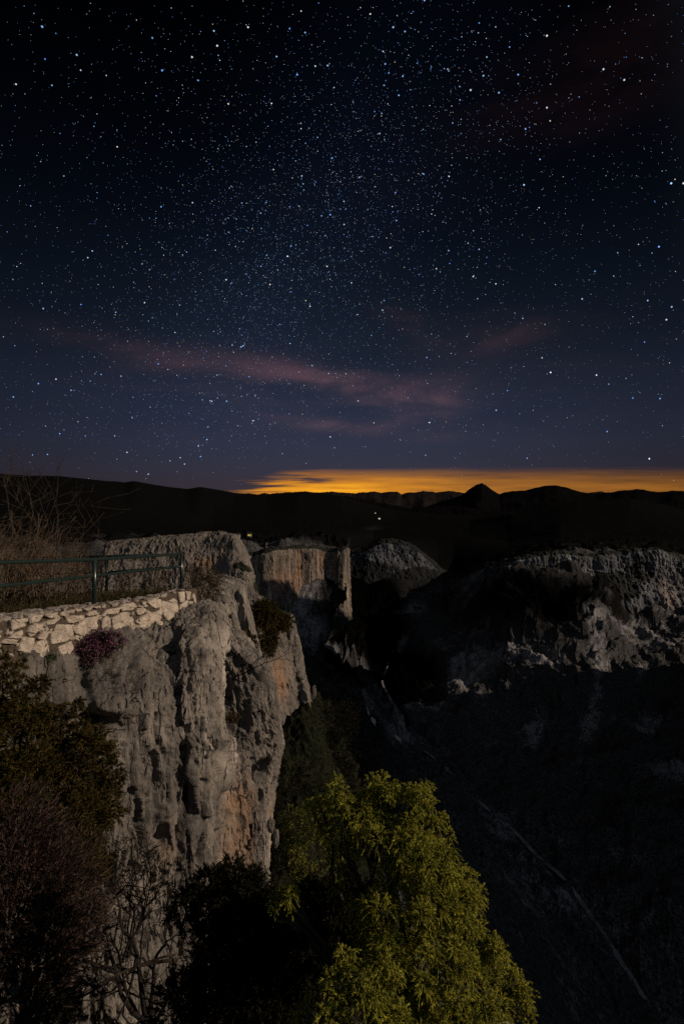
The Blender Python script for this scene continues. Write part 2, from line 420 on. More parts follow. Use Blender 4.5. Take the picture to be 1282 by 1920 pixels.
# ------------------------------------------------------------------ stars
def stars():
    rng = np.random.default_rng(11)
    N = 110000
    px = rng.uniform(-1500, 2780, N); py = rng.uniform(-900, 905, N)
    # solid-angle weight keeps the field even over the dome
    r2 = 1 + ((px - 641) / F) ** 2 + ((py - 960) / F) ** 2
    keep = rng.random(N) < r2 ** -1.5 * 1.9
    d = np.abs((px - 560) * .79 + (py - 480) * .61) * 1.0        # distance from the Milky Way's line
    along = (px - 560) * -.61 + (py - 480) * .79
    mw = np.exp(-(d / 260) ** 2) * np.exp(-((along) / 600) ** 2)
    dens = .26 + .52 * mw + .25 * np.exp(-((px - 620) / 420) ** 2 - ((py - 480) / 380) ** 2)
    dens *= np.where(py > 800, np.clip((912 - py) / 112, .12, 1), 1)
    keep &= rng.random(N) < dens
    px, py = px[keep], py[keep]
    # a tighter swarm along the Milky Way and the two visible clusters
    n2 = 2600
    a = rng.normal(20, 240, n2); b = rng.normal(0, 105, n2)
    px = np.concatenate([px, 560 - .61 * a + .79 * b]); py = np.concatenate([py, 480 + .79 * a + .61 * b])
    faint_tail = len(px) - n2
    for (cx, cy, s, n) in [(452, 650, 10, 22), (378, 834, 12, 14), (236, 855, 12, 6), (490, 545, 50, 60), (615, 500, 30, 30), (450, 620, 40, 50)]:
        px = np.concatenate([px, rng.normal(cx, s, n)]); py = np.concatenate([py, rng.normal(cy, s * .8, n)])
    u = rng.random(len(px))
    fl = .0088 * (u + .0045) ** -.72
    fl[faint_tail - 0:] *= .75; fl[len(px) - 2600 - 230:] *= .8
    fl *= np.clip(.62 + .38 * np.exp(-((px - 641) / 600) ** 2), .5, 1)
    fl = np.minimum(fl, .55)
    bright = [(79, 49, 1.2), (304, 131, 1.4), (360, 106, 1), (401, 57, .9), (465, 50, 1), (557, 139, 1.5), (591, 123, .9), (509, 193, .8), (144, 102, .9),
              (30, 157, .7), (302, 387, 1), (619, 402, 1.5), (539, 480, 1.6), (500, 478, .7), (173, 470, .9), (428, 194, .9), (572, 60, .8), (614, 122, .9),
              (737, 50, 1.2), (882, 168, 1.2), (935, 173, 1.1), (971, 139, 1), (1025, 66, 1.1), (1025, 201, 1), (1131, 129, 1), (1170, 149, 1), (1258, 343, 2.2),
              (982, 346, 1.5), (985, 241, 1), (1012, 298, .8), (906, 141, .9), (759, 58, .9), (722, 119, .9), (755, 142, .8), (1235, 462, 1.6), (1281, 343, 1.2), (898, 467, .9),
              (1032, 698, 2.2), (1118, 703, 1.4), (1237, 747, 1.2), (1186, 746, 1), (930, 769, 1.2), (805, 792, 1.4), (800, 670, 1.0), (1217, 860, 1.8), (1138, 809, 1),
              (988, 859, .9), (1091, 560, 1.2), (1259, 575, 1.2), (1249, 599, 1.2), (1214, 563, 1), (1115, 508, 1), (1208, 641, .8), (951, 732, .9), (1141, 720, .8),
              (388, 824, 1.2), (372, 836, .9), (376, 856, 1.2), (346, 870, 1), (390, 800, .9), (278, 889, 1), (256, 884, .9), (338, 858, .8), (238, 848, .9), (112, 813, 1), (89, 852, .9), (160, 817, .7),
              (72, 719, 1.2), (25, 744, 1), (297, 682, 1), (227, 705, .8), (397, 752, 1.1), (425, 752, 1.2), (407, 703, .9), (81, 578, 1), (271, 567, .9), (328, 623, .8), (217, 585, .9),
              (619, 819, 1.3), (474, 789, .9), (585, 685, 1), (616, 700, 1.1), (424, 524, 1.2), (506, 533, 1.1), (581, 574, 1), (452, 650, 1.4), (456, 648, 1.2), (613, 499, 1), (720, 563, .8)]
    px = np.concatenate([px, [b[0] for b in bright]]); py = np.concatenate([py, [b[1] for b in bright]])
    fl = np.concatenate([fl, [b[2] * .34 for b in bright]])
    n = len(px)
    D = np.stack([(px - 641) / F, np.ones(n), (960 - py) / F], 1); D /= np.linalg.norm(D, axis=1)[:, None]
    R = 60000.0
    strength = np.clip(fl * 2.2, .9, 3.0)
    ang = np.sqrt(fl * 2.4 / strength * 4.8e-6 / math.pi)
    octa = np.array([[1, 0, 0], [-1, 0, 0], [0, 1, 0], [0, -1, 0], [0, 0, 1], [0, 0, -1]], float)
    of = np.array([[0, 2, 4], [2, 1, 4], [1, 3, 4], [3, 0, 4], [2, 0, 5], [1, 2, 5], [3, 1, 5], [0, 3, 5]])
    V = (D * R)[:, None, :] + octa[None] * (ang * R * 1.25)[:, None, None]
    Fc = (np.arange(n) * 6)[:, None, None] + of[None]
    m, t, out = newmat('starlight')
    at = t.new('ShaderNodeAttribute', attribute_name='flux'); ac = t.new('ShaderNodeAttribute', attribute_name='tint')
    c = t.ramp(ac.outputs['Fac'], [(0, (.16, .38, 1.0)), (.5, (.42, .66, 1.0)), (.82, (.88, .94, 1.0)), (1, (1.0, .80, .55))])
    e = t.new('ShaderNodeEmission'); t.l.new(c, e.inputs[0]); t.l.new(at.outputs['Fac'], e.inputs[1])
    t.l.new(e.outputs[0], out.inputs[0]); m.cycles.emission_sampling = 'NONE'
    o = mesh_np('stars', V.reshape(-1, 3), Fc.reshape(-1, 3), m)
    attr(o, 'flux', np.repeat(strength, 6)); attr(o, 'tint', np.repeat(rng.random(n) ** 1.1, 6))
    tag(o, 'dense field of small blue white stars across the night sky', 'stars', kind='stuff')
stars()

# ------------------------------------------------------------------ valley terrain
def rowfn(knots, xs):
    k = np.array(sorted(knots), float)
    py = np.interp(xs, k[:, 0], k[:, 1]); Y = np.exp(np.interp(xs, k[:, 0], np.log(k[:, 2])))
    return np.stack([(xs - 641) / F * Y, Y, (960 - py) / F * Y], 1)

XS = np.concatenate([np.linspace(-500, 380, 120, endpoint=False), np.linspace(380, 1320, 620), np.linspace(1326, 1900, 90)])
ROWS = [
    [(-500, 3000, 30), (1900, 3000, 30)],
    [(-500, 1700, 120), (400, 1700, 120), (560, 1560, 160), (700, 1560, 220), (850, 1640, 240), (1000, 1830, 230), (1150, 2080, 200), (1300, 2250, 180), (1900, 2500, 150)],
    [(-500, 1500, 250), (500, 1420, 300), (600, 1400, 340), (680, 1345, 420), (760, 1432, 480), (840, 1470, 520), (900, 1530, 500), (1000, 1635, 425), (1100, 1770, 355), (1220, 1960, 296), (1350, 2160, 256), (1900, 2600, 230)],
    [(-500, 1350, 500), (500, 1330, 520), (600, 1300, 560), (650, 1250, 800), (700, 1290, 930), (740, 1330, 830), (765, 1385, 713), (870, 1480, 575), (960, 1560, 500), (1050, 1650, 434), (1200, 1870, 330), (1350, 2100, 280), (1900, 2550, 240)],
    [(-500, 1250, 600), (560, 1260, 620), (650, 1200, 900), (720, 1200, 1200), (800, 1280, 950), (900, 1310, 850), (1000, 1360, 780), (1100, 1400, 720), (1282, 1450, 650), (1900, 1600, 560)],
    [(-500, 1180, 690), (480, 1200, 690), (560, 1190, 700), (650, 1140, 760), (660, 1108, 1560), (690, 1106, 1600), (720, 1098, 1610), (830, 1106, 1620), (950, 1085, 1020), (1010, 1098, 985), (1080, 1096, 985), (1140, 1150, 985), (1190, 1192, 985), (1282, 1176, 990), (1900, 1200, 900)],
    [(-500, 1050, 800), (465, 1046, 800), (545, 1037, 820), (610, 1040, 830), (650, 1040, 850), (657, 1040, 1900), (690, 1034, 1950), (720, 1020, 1960), (765, 1028, 1900), (820, 1066, 1800), (850, 1080, 1700), (950, 1057, 1350), (1040, 1043, 1200), (1230, 1041, 1190), (1290, 1060, 1180), (1900, 1080, 1100)],
    [(-500, 1012, 1200), (465, 1015, 1400), (600, 1010, 1600), (650, 1006, 2200), (700, 1010, 2600), (800, 1005, 2600), (950, 1015, 2200), (1050, 1000, 2000), (1282, 1005, 1900), (1900, 1010, 1800)],
    [(-500, 940, 2600), (0, 945, 2600), (200, 955, 2700), (400, 985, 2800), (560, 985, 2900), (660, 990, 2900), (750, 985, 3000), (880, 978, 3000), (960, 965, 2700), (1080, 941, 2700), (1180, 935, 2700), (1230, 943, 2700), (1282, 957, 2700), (1400, 950, 2700), (1900, 960, 2700)],
    [(-500, 885, 4000), (0, 888, 4000), (50, 892, 4000), (110, 893, 4000), (180, 900, 4100), (235, 905, 4200), (250, 902, 4200), (300, 911, 4300), (350, 917, 4400), (375, 913, 4400), (440, 924, 4600), (500, 929, 4600), (560, 922, 4700), (600, 926, 4700), (640, 930, 4700), (690, 945, 4600), (740, 957, 4600), (800, 962, 4500), (900, 968, 4200), (1000, 962, 4200), (1282, 962, 4200), (1900, 965, 4200)],
    [(-500, 970, 5200), (1900, 970, 5200)],
]
SEG = [6, 40, 40, 84, 96, 24, 44, 44, 46, 8]


def terrain():
    R = np.array([rowfn(k, XS) for k in ROWS])
    out = []
    for i, n in enumerate(SEG):
        f = np.linspace(0, 1, n, endpoint=False)[:, None, None]
        out.append(R[i] * (1 - f) + R[i + 1] * f)
    out.append(R[-1:])
    return np.concatenate(out)

TG = terrain(); TGD = None


def terr_at(px, py):
    """point of the valley terrain that shows at px, py (nearest crossing, walking away from the viewer)"""
    j = int(np.clip(round(np.interp(px, XS, np.arange(len(XS)))), 0, len(XS) - 1))
    c = (TG if TGD is None else TGD)[:, j]; yy = 960 - c[:, 2] / c[:, 1] * F
    for i in range(46, len(c) - 1):
        if (yy[i] >= py >= yy[i + 1]):
            f = (yy[i] - py) / (yy[i] - yy[i + 1] + 1e-9); return c[i] * (1 - f) + c[i + 1] * f
    return c[60]


def build_terrain():
    nv, nu = TG.shape[:2]
    G = TG.reshape(-1, 3).copy()
    px, py = proj(G)
    sc = np.clip(G[:, 1] / 500, .06, 2.5) * (1 - .6 * sstep(G[:, 1], 900, 1300))
    d = fbm(G / 75.0, 6, .55) * 9.0 + ridged(G * np.array([1, 1, .6]) / 190, 4) * 10.0
    d *= sc
    # ledges, crags and gullies of the gorge's walls
    mid = sstep(G[:, 1], 150, 380) * (1 - sstep(G[:, 1], 1500, 2000))
    wz = G[:, 2] + 14 * fbm(G / 90.0 + 3, 3)
    d += mid * (3.6 * np.sin(2 * math.pi * wz / 27.0) + 1.7 * np.sin(2 * math.pi * wz / 11.0)) * (.35 + sstep(fbm(G / 120.0 + 40, 3), -.3, .4))
    d += mid * (ridged(G / np.array([26., 26., 40.]) + 12, 5, .6) * 4.0 - 1.5)
    far = sstep(G[:, 1], 1250, 1900)
    d *= 1 - .80 * far
    rowi = np.repeat(np.arange(nv), nu); rd = SEG[0] + SEG[1] + SEG[2]
    d *= 1 - np.exp(-((rowi - rd) / 4.0) ** 2)
    G[:, 2] += d
    G[:, 0] += sc * fbm(G / 60.0 + 50, 4) * 6 * (1 - far)
    # rock that shows through the scrub: scree gullies, ledges and crags of the photograph's slopes
    rock = np.zeros(len(G))
    for (x, y, rx, ry, rot, k) in [(1120, 1300, 16, 70, .1, .36), (1112, 1230, 12, 50, .0, .24), (1090, 1390, 22, 50, .6, .36), (1205, 1280, 12, 28, .6, .6),
                                   (880, 1280, 55, 35, -.3, .42), (940, 1240, 60, 25, -.35, .35), (1030, 1250, 50, 26, -.3, .35), (810, 1345, 50, 16, -.1, .4), (860, 1300, 30, 20, 0, .4),
                                   (1010, 1365, 26, 26, .4, .4), (930, 1415, 60, 14, -.1, .3), (1215, 1360, 30, 50, .1, .3), (1255, 1470, 50, 40, -.5, .28), (1180, 1180, 40, 30, 0, .25),
                                   (690, 1345, 25, 30, .3, .35), (740, 1405, 25, 30, .3, .35), (1130, 1150, 30, 60, 0, .16), (1260, 1230, 50, 40, 0, .3), (780, 1160, 60, 20, -.3, .28),
                                   (755, 1222, 10, 26, .3, .5), (640, 1240, 60, 12, .6, .4), (700, 990, 42, 10, 0, .5), (990, 1000, 60, 16, -.2, .3), (140, 928, 14, 8, 0, .5),
                                   (820, 1110, 60, 20, -.3, .33), (900, 1090, 70, 20, -.2, .33), (940, 1580, 40, 14, .75, .16), (1060, 1720, 70, 20, .8, .16), (850, 1490, 30, 12, .7, .16), (860, 1260, 12, 10, 0, .4)]:
        dx, dy = px - x, py - y
        c, s = math.cos(rot), math.sin(rot)
        u = (dx * c + dy * s) / rx; v = (-dx * s + dy * c) / ry
        rock += k * np.exp(-(u * u + v * v))
    n = gnormals(G.reshape(nv, nu, 3)).reshape(-1, 3)
    steep = 1 - np.abs(n[:, 2])
    crag = sstep(ridged(G / np.array([38., 38., 60.]) + 4, 4, .6), .25, .9) * sstep(fbm(G / 130. + 9, 3), -.25, .35) * .28 * (1 - far)
    rock = np.clip(rock * 1.0 + .07 + crag + sstep(steep, .35, .8) * .10, 0, 1) * (1 - .4 * far)
    global TGD
    TGD = G.reshape(nv, nu, 3)
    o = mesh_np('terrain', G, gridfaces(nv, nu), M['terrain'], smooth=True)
    attr(o, 'rock', rock); attr(o, 'wood_shade', np.clip(np.maximum(np.where(rowi > sum(SEG[:6]) + 1, .92, sstep(G[:, 1], 1150, 1500) * .7), np.maximum(.62 * sstep(px, 800, 690) * sstep(py, 1180, 1260), 1.3 * np.exp(-((px - 680) / 95) ** 4 - ((py - 1190) / 140) ** 4) + .9 * np.exp(-((px - 775) / 70) ** 4 - ((py - 1295) / 50) ** 4) + 1.0 * np.exp(-((px - 1050) / 170) ** 4 - ((py - 1135) / 55) ** 4))) * (1 - 1.2 * np.clip(rock - .25, 0, .4)), 0, 1))  # dark wooded hills, plus moonlit slopes darkened in colour to look shaded
    tag(o, 'dark scrubby slopes of the deep gorge below the cliffs', kind='structure')
    # river bed: a ribbon following the valley's lowest line
    pts = [(741, 1222), (727, 1250), (712, 1278), (730, 1305), (748, 1335), (751, 1358), (762, 1384), (800, 1420), (842, 1452), (872, 1482), (915, 1522), (960, 1562),
           (1005, 1605), (1050, 1652), (1100, 1715), (1150, 1790), (1200, 1868), (1250, 1950)]
    C = np.array([terr_at(*p) for p in pts]); 
    C = crom(C, 140)
    tn = np.gradient(C, axis=0); side = np.cross(tn, [0, 0, 1.0]); side /= np.linalg.norm(side, axis=1)[:, None]
    w = np.linspace(1.5, 2.0, 140) + 1.5 * fbm(np.stack([np.arange(140) * .12, np.zeros(140), np.zeros(140)], 1), 3)
    V = np.stack([C - side * w[:, None], C + side * w[:, None]], 1); V[..., 2] += 1.5
    o = mesh_np('river', V.reshape(-1, 3), gridfaces(140, 2), M['river'], smooth=True)
    tag(o, 'pale river winding along the bottom of the gorge', kind='structure')
build_terrain()


def ridge(name, label, knots, Y, foot, mat, jag, seed, n=500):
    xs = np.linspace(knots[0][0], knots[-1][0], n)
    k = np.array(knots, float); py = np.interp(xs, k[:, 0], k[:, 1])
    jn = fbm(np.stack([xs * .035 + seed, np.full(n, seed * 3.1), np.zeros(n)], 1), 5, .6)
    py = py + jag * jn
    rows = []
    for f in (np.linspace(0, 1, 26)):
        yy = Y * (.72 + .28 * f); pr = foot + (py - foot) * f ** 1.15
        rows.append(np.stack([(xs - 641) / F * yy, np.full(n, yy), (960 - pr) / F * yy], 1))
    for f in (.4, 1.0):
        yy = Y * (1 + .25 * f); pr = py + (990 - py) * f
        rows.append(np.stack([(xs - 641) / F * yy, np.full(n, yy), (960 - pr) / F * yy], 1))
    G = np.array(rows); nv, nu = G.shape[:2]; V = G.reshape(-1, 3)
    w = np.repeat(np.concatenate([np.sin(np.linspace(0, 1, 26) * math.pi), [0, 0]]), n)
    V[:, 2] += w * Y * .005 * ridged(V / (Y * .05) + seed, 5, .55)
    o = mesh_np(name, V, gridfaces(nv, nu), mat, smooth=True)
    attr(o, 'rock', np.full(len(V), .22))
    tag(o, label, kind='structure')


M['mount'] = terrain_mat('mountain_slope', (.002, .002, .0022), (.004, .0038, .004), (.016, .014, .014), .12)
M['mount_far'] = terrain_mat('far_mountain_slope', (.010, .008, .008), (.013, .011, .011), (.024, .020, .020), .06)
ridge('mountain', 'black pointed peak and its ridge on the right skyline',
      [(640, 975), (700, 968), (760, 962), (800, 950), (840, 937), (866, 928), (880, 917), (894, 908), (903, 905), (911, 910), (922, 918), (936, 927), (945, 924), (958, 921), (970, 920), (985, 919), (1000, 916), (1020, 911), (1040, 909),
       (1060, 914), (1080, 920), (1098, 924), (1115, 927), (1135, 923), (1160, 920), (1195, 917), (1215, 920), (1235, 922), (1260, 920), (1282, 921), (1400, 916), (1600, 925), (1900, 935)], 8200, 992, M['mount'], 1.4, 3)
ridge('mountain', 'lower ridge between the left hills and the pointed peak',
      [(440, 970), (560, 950), (620, 932), (650, 930), (675, 936), (700, 940), (730, 946), (770, 952), (800, 950), (850, 948), (900, 955), (1000, 965)], 6400, 992, M['mount'], 1.6, 8)
ridge('mountain', 'farthest serrated mountain range under the orange glow',
      [(-500, 940), (300, 935), (430, 925), (470, 926), (500, 926), (530, 925), (560, 921), (590, 923), (620, 921), (640, 923), (665, 926), (690, 922), (702, 920), (715, 925), (730, 923), (745, 921), (752, 927), (770, 923), (800, 921), (850, 922),
       (900, 925), (1000, 930), (1100, 922), (1125, 923), (1160, 927), (1300, 930), (1900, 940)], 17000, 985, M['mount_far'], 2.2, 21, 900)

def rim():  # unseen ridge, its height shaped to cast the valley's shade
    ys = np.linspace(-420, 1250, 170); f = np.linspace(-1, 1, 50)
    Yg, Fg = np.meshgrid(ys, f, indexing='ij')
    top = np.interp(ys, [-420, -60, 60, 160, 250, 400, 560, 612, 640, 668, 720, 800, 900, 1000, 1100, 1250], [20, 45, 120, 190, 235, 275, 262, 236, 212, 165, -20, -160, -250, -250, -250, -250])[:, None]
    X = np.maximum(660, ys * .97 + 60)[:, None] + Fg * 130 + np.where(Fg > 0, Fg * 500, 0)
    Z = top - np.where(Fg < 0, np.abs(Fg) ** 1.5 * (390 + top), Fg * 60)
    V = np.stack([X, Yg, Z], -1).reshape(-1, 3); V[:, 2] += 15 * fbm(V / 45, 5)
    o = mesh_np('shade_hill', V, gridfaces(170, 50)[:, ::-1], M['terrain'], smooth=True)
    attr(o, 'rock', np.full(len(V), .15))
    tag(o, 'opposite rim of the gorge added out of view to shade the valley', kind='structure')
rim()

# ------------------------------------------------------------------ cliffs
def cliff(name, label, rows, nu, nv, mat, amp, fr, seed, pits=(), stains=(), pales=(), vegs=(), pocket=.5, vs=.28, flute=0.0, vnoise=0.0, lines=(), topveg=False, frac=0.0, darks=()):
    G = net(rows, nu, nv)
    N = gnormals(G).reshape(-1, 3)
    V = G.reshape(-1, 3).copy(); px, py = proj(V)
    s = np.array([1, 1, vs]); q = V * fr + seed
    d = fbm(q * s * .8, 4, .5) * .9 + ridged(q * s * np.array([2.2, 2.2, 1.7]) + 5, 4, .5) * .22 - .1
    d += fbm(q * np.array([6.5, 6.5, 2.0]), 4, .6) * .13
    d += ridged(q * np.array([4.2, 4.2, .6]) + 3, 3, .5) * .20
    pk = sstep(pn(q * np.array([3.6, 3.6, 1.3]) + 3), .33, .44) * (.4 + .6 * sstep(pn(q * .5 + 9), -.3, .3))
    pk2 = sstep(pn(q * np.array([8.5, 8.5, 3.4]) + 13), .34, .44) * sstep(pn(q * .9 + 19), -.2, .3)
    d -= pocket * (.8 * pk + .45 * pk2)
    if frac:
        d += frac * (ridged(q * np.array([1.3, 1.3, 2.6]) + 7, 4, .6) * .35 + np.round(fbm(q * np.array([1.6, 1.6, .5]) + 21, 3) * 3) * .22)
    if flute:
        d += flute * ridged(q * np.array([2.6, 2.6, .12]), 3, .55)
    d *= amp
    for (x, y, rx, ry, dep, *rot) in pits:
        r = rot[0] if rot else 0.0
        dx, dy = px - x, py - y
        c, sn = math.cos(r), math.sin(r)
        wob = 1 + .35 * pn(q * 2.2 + 31)
        e = ((dx * c + dy * sn) / rx) ** 2 + ((-dx * sn + dy * c) / ry) ** 2
        d += dep * np.exp(-(e * wob) ** 2)
    for (wd, dep, pl) in lines:
        pl = np.array(pl, float); best = np.full(len(V), 1e9)
        wx = px + 3.0 * pn(q * np.array([2, 2, 1.4]) + 5)
        for a, b in zip(pl[:-1], pl[1:]):
            ab = b - a; t = np.clip(((wx - a[0]) * ab[0] + (py - a[1]) * ab[1]) / (ab @ ab), 0, 1)
            best = np.minimum(best, np.hypot(wx - a[0] - t * ab[0], py - a[1] - t * ab[1]))
        wv = wd * (1 + .5 * pn(q * np.array([3, 3, 1.0]) + 41))
        d += dep * np.exp(-(best / np.maximum(wv, .3 * wd)) ** 2)
    V += N * d[:, None]
    o = mesh_np(name, V, gridfaces(nv, nu), mat, smooth=True)
    def blobs(L):
        a = np.zeros(len(V))
        for (x, y, rx, ry, k, *rot) in L:
            r = rot[0] if rot else 0.0
            dx, dy = px - x, py - y; c, sn = math.cos(r), math.sin(r)
            a += k * np.exp(-(((dx * c + dy * sn) / rx) ** 2 + ((-dx * sn + dy * c) / ry) ** 2))
        return np.clip(a, 0, 1)
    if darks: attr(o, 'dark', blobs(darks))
    if stains: attr(o, 'stain', blobs(stains))
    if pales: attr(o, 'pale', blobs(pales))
    if vegs or vnoise:
        tv = sstep(N[:, 2], .45, .75) * .9 if topveg else 0
        attr(o, 'veg', np.clip(blobs(vegs) + tv + vnoise * (1 + fbm(V * fr * np.array([.8, .8, 1.4]) + 77, 4)), 0, 1))
    tag(o, label, kind='structure')
    return o


def shift(r, dx, dy, dz):
    return [P(*p) + np.array([dx, dy, dz]) for p in r]

r1 = [(-250, 1330, 7.0), (0, 1262, 7.9), (110, 1236, 9.1), (200, 1205, 10.45), (290, 1184, 12.2), (318, 1172, 12.9), (340, 1152, 13.4), (372, 1143, 14.3), (396, 1150, 15), (404, 1160, 16.5), (440, 1207, 17), (478, 1246, 17.5), (503, 1278, 18.3), (488, 1272, 21), (420, 1200, 24)]
r0 = shift(r1[:8], -.9, .55, .25) + [P(*p) for p in [(390, 1140, 17), (400, 1140, 19), (425, 1165, 22), (455, 1190, 23), (478, 1225, 24), (470, 1230, 26), (420, 1180, 28)]]
r2 = [(-250, 1420, 6.8), (0, 1330, 7.8), (110, 1290, 9.0), (200, 1250, 10.0), (292, 1226, 11.5), (322, 1222, 12.1), (342, 1200, 12.1), (385, 1200, 12.9), (411, 1207, 14.5), (417, 1225, 16.3), (446, 1242, 16.8), (485, 1270, 17.2), (513, 1302, 18), (498, 1300, 21), (420, 1240, 24)]
r3 = [(-250, 1500, 6.7), (0, 1420, 7.7), (115, 1360, 8.9), (200, 1320, 9.7), (295, 1300, 10.9), (328, 1300, 11.4), (350, 1285, 11.5), (388, 1285, 12.2), (417, 1290, 14.2), (421, 1310, 16), (450, 1312, 16.4), (490, 1336, 16.8), (518, 1350, 17.7), (503, 1350, 21), (420, 1300, 24)]
r4 = [(-250, 1600, 6.6), (0, 1500, 7.6), (120, 1440, 8.9), (205, 1390, 9.7), (300, 1380, 10.7), (335, 1380, 11.2), (355, 1375, 11.3), (386, 1375, 11.9), (410, 1385, 13.6), (424, 1390, 15.2), (455, 1390, 15.9), (492, 1400, 16.4), (521, 1402, 17.3), (505, 1400, 20.5), (420, 1390, 24)]
r5 = [(-250, 1700, 6.6), (0, 1600, 7.6), (125, 1540, 8.9), (210, 1490, 9.6), (300, 1475, 10.5), (335, 1475, 11.0), (358, 1470, 11.1), (385, 1470, 11.7), (406, 1475, 12.9), (425, 1475, 14.3), (455, 1475, 15.2), (485, 1475, 15.8), (507, 1475, 16.8), (490, 1475, 20), (420, 1475, 24)]
r6 = [(-250, 1800, 6.5), (0, 1700, 7.5), (130, 1650, 8.8), (215, 1590, 9.4), (300, 1570, 10.3), (335, 1565, 10.7), (358, 1565, 10.9), (385, 1565, 11.5), (404, 1565, 12.6), (425, 1565, 13.9), (452, 1565, 14.7), (480, 1565, 15.3), (498, 1565, 16.4), (485, 1565, 20), (420, 1565, 24)]
r7 = [(-250, 1900, 6.4), (0, 1800, 7.4), (135, 1760, 8.7), (215, 1700, 9.3), (295, 1680, 10.1), (330, 1680, 10.4), (355, 1680, 10.7), (385, 1680, 11.3), (403, 1680, 12.3), (425, 1680, 13.4), (450, 1680, 14.2), (478, 1680, 14.9), (496, 1680, 16), (480, 1680, 20), (420, 1680, 24)]
r8 = [(p[0], p[1] + 170, p[2] * .965) for p in r7]
r9 = [(p[0], p[1] + 520, p[2] * .92) for p in r7]
near_pits = [(347, 1500, 8, 36, -.35, .05), (340, 1450, 5, 45, -.30), (186, 1352, 34, 15, -.55, .15), (190, 1322, 40, 20, .30), (483, 1443, 12, 22, -.6, .2), (470, 1460, 6, 14, -.3),
             (350, 1372, 8, 12, -.25), (372, 1550, 6, 40, -.30, -.1), (300, 1215, 5, 40, -.25, -.15),
             (420, 1300, 7, 40, -.3), (428, 1352, 14, 10, -.4), (352, 1230, 4, 12, -.18), (378, 1265, 6, 16, -.16), (255, 1500, 6, 25, -.14), (280, 1440, 5, 30, -.14), (290, 1560, 5, 18, -.12),
             (250, 1585, 5, 22, -.14), (320, 1550, 6, 26, -.14), (425, 1528, 5, 12, -.2), (404, 1430, 6, 70, .22, .05), (371, 1385, 4, 45, .16, .12), (240, 1290, 6, 40, -.18, .3), (215, 1270, 5, 30, -.15, .3),
             (500, 1390, 12, 40, .12), (360, 1600, 8, 40, -.2)]
near_lines = [(20, .20, [(386, 1165), (392, 1290), (396, 1385)]), (22, .26, [(476, 1290), (486, 1400), (478, 1500)]), (14, .22, [(302, 1400), (298, 1520), (300, 1640)]), (13, .24, [(360, 1400), (352, 1520), (352, 1660)]),
              (18, .24, [(446, 1420), (452, 1640)]), (9, -.28, [(424, 1400), (428, 1500), (420, 1640)]), (10, -.08, [(330, 1180), (332, 1300), (335, 1420)]), (20, .2, [(245, 1240), (262, 1400), (250, 1600)]), (7, -.14, [(283, 1240), (282, 1380), (276, 1560)]),
              (3.0, -.12, [(300, 1172), (308, 1200), (318, 1235), (325, 1275), (333, 1310), (340, 1355), (347, 1372)]), (4.5, -.18, [(347, 1372), (345, 1420), (340, 1470), (345, 1510), (355, 1525)]),
              (4, -.22, [(365, 1450), (372, 1500), (370, 1550), (378, 1580), (383, 1595)]), (4, -.16, [(245, 1220), (235, 1255), (225, 1285)]), (4, -.14, [(262, 1400), (270, 1450), (262, 1500), (255, 1540)]),
              (4, -.14, [(290, 1390), (300, 1440), (295, 1500)]), (3.5, -.18, [(420, 1390), (412, 1430), (416, 1480), (412, 1530)]), (4, -.18, [(470, 1245), (490, 1300), (500, 1340), (497, 1400)]),
              (7, -.35, [(414, 1235), (424, 1290), (420, 1330), (412, 1375)]), (4, -.14, [(355, 1200), (352, 1240), (356, 1300)]), (4, -.15, [(378, 1190), (380, 1250), (376, 1300), (382, 1350)]),
              (4, .16, [(371, 1345), (366, 1385), (375, 1420), (380, 1470), (378, 1530)]), (6, .24, [(398, 1390), (408, 1430), (412, 1480)]), (6, .18, [(338, 1425), (332, 1480), (336, 1530), (330, 1620)]),
              (5, .12, [(362, 1550), (380, 1600), (376, 1650)]), (6, .14, [(316, 1330), (310, 1400), (318, 1460), (312, 1540)]), (5, .12, [(280, 1290), (276, 1350), (284, 1420)]), (4, -.12, [(322, 1440), (316, 1500), (320, 1560)]),
              (4, -.14, [(440, 1290), (446, 1340), (440, 1400)]), (6, .16, [(460, 1330), (458, 1390), (466, 1440)]), (4, -.13, [(238, 1480), (246, 1540), (240, 1600)]), (6, .14, [(250, 1270), (262, 1310), (258, 1360)]),
              (4, -.16, [(212, 1225), (205, 1265), (200, 1300)]), (5, -.14, [(160, 1250), (168, 1300), (160, 1340)]), (5, -.12, [(80, 1250), (84, 1290)]), (4, -.16, [(395, 1560), (400, 1610), (396, 1660)]), (4, -.12, [(470, 1500), (474, 1560), (470, 1620)])]
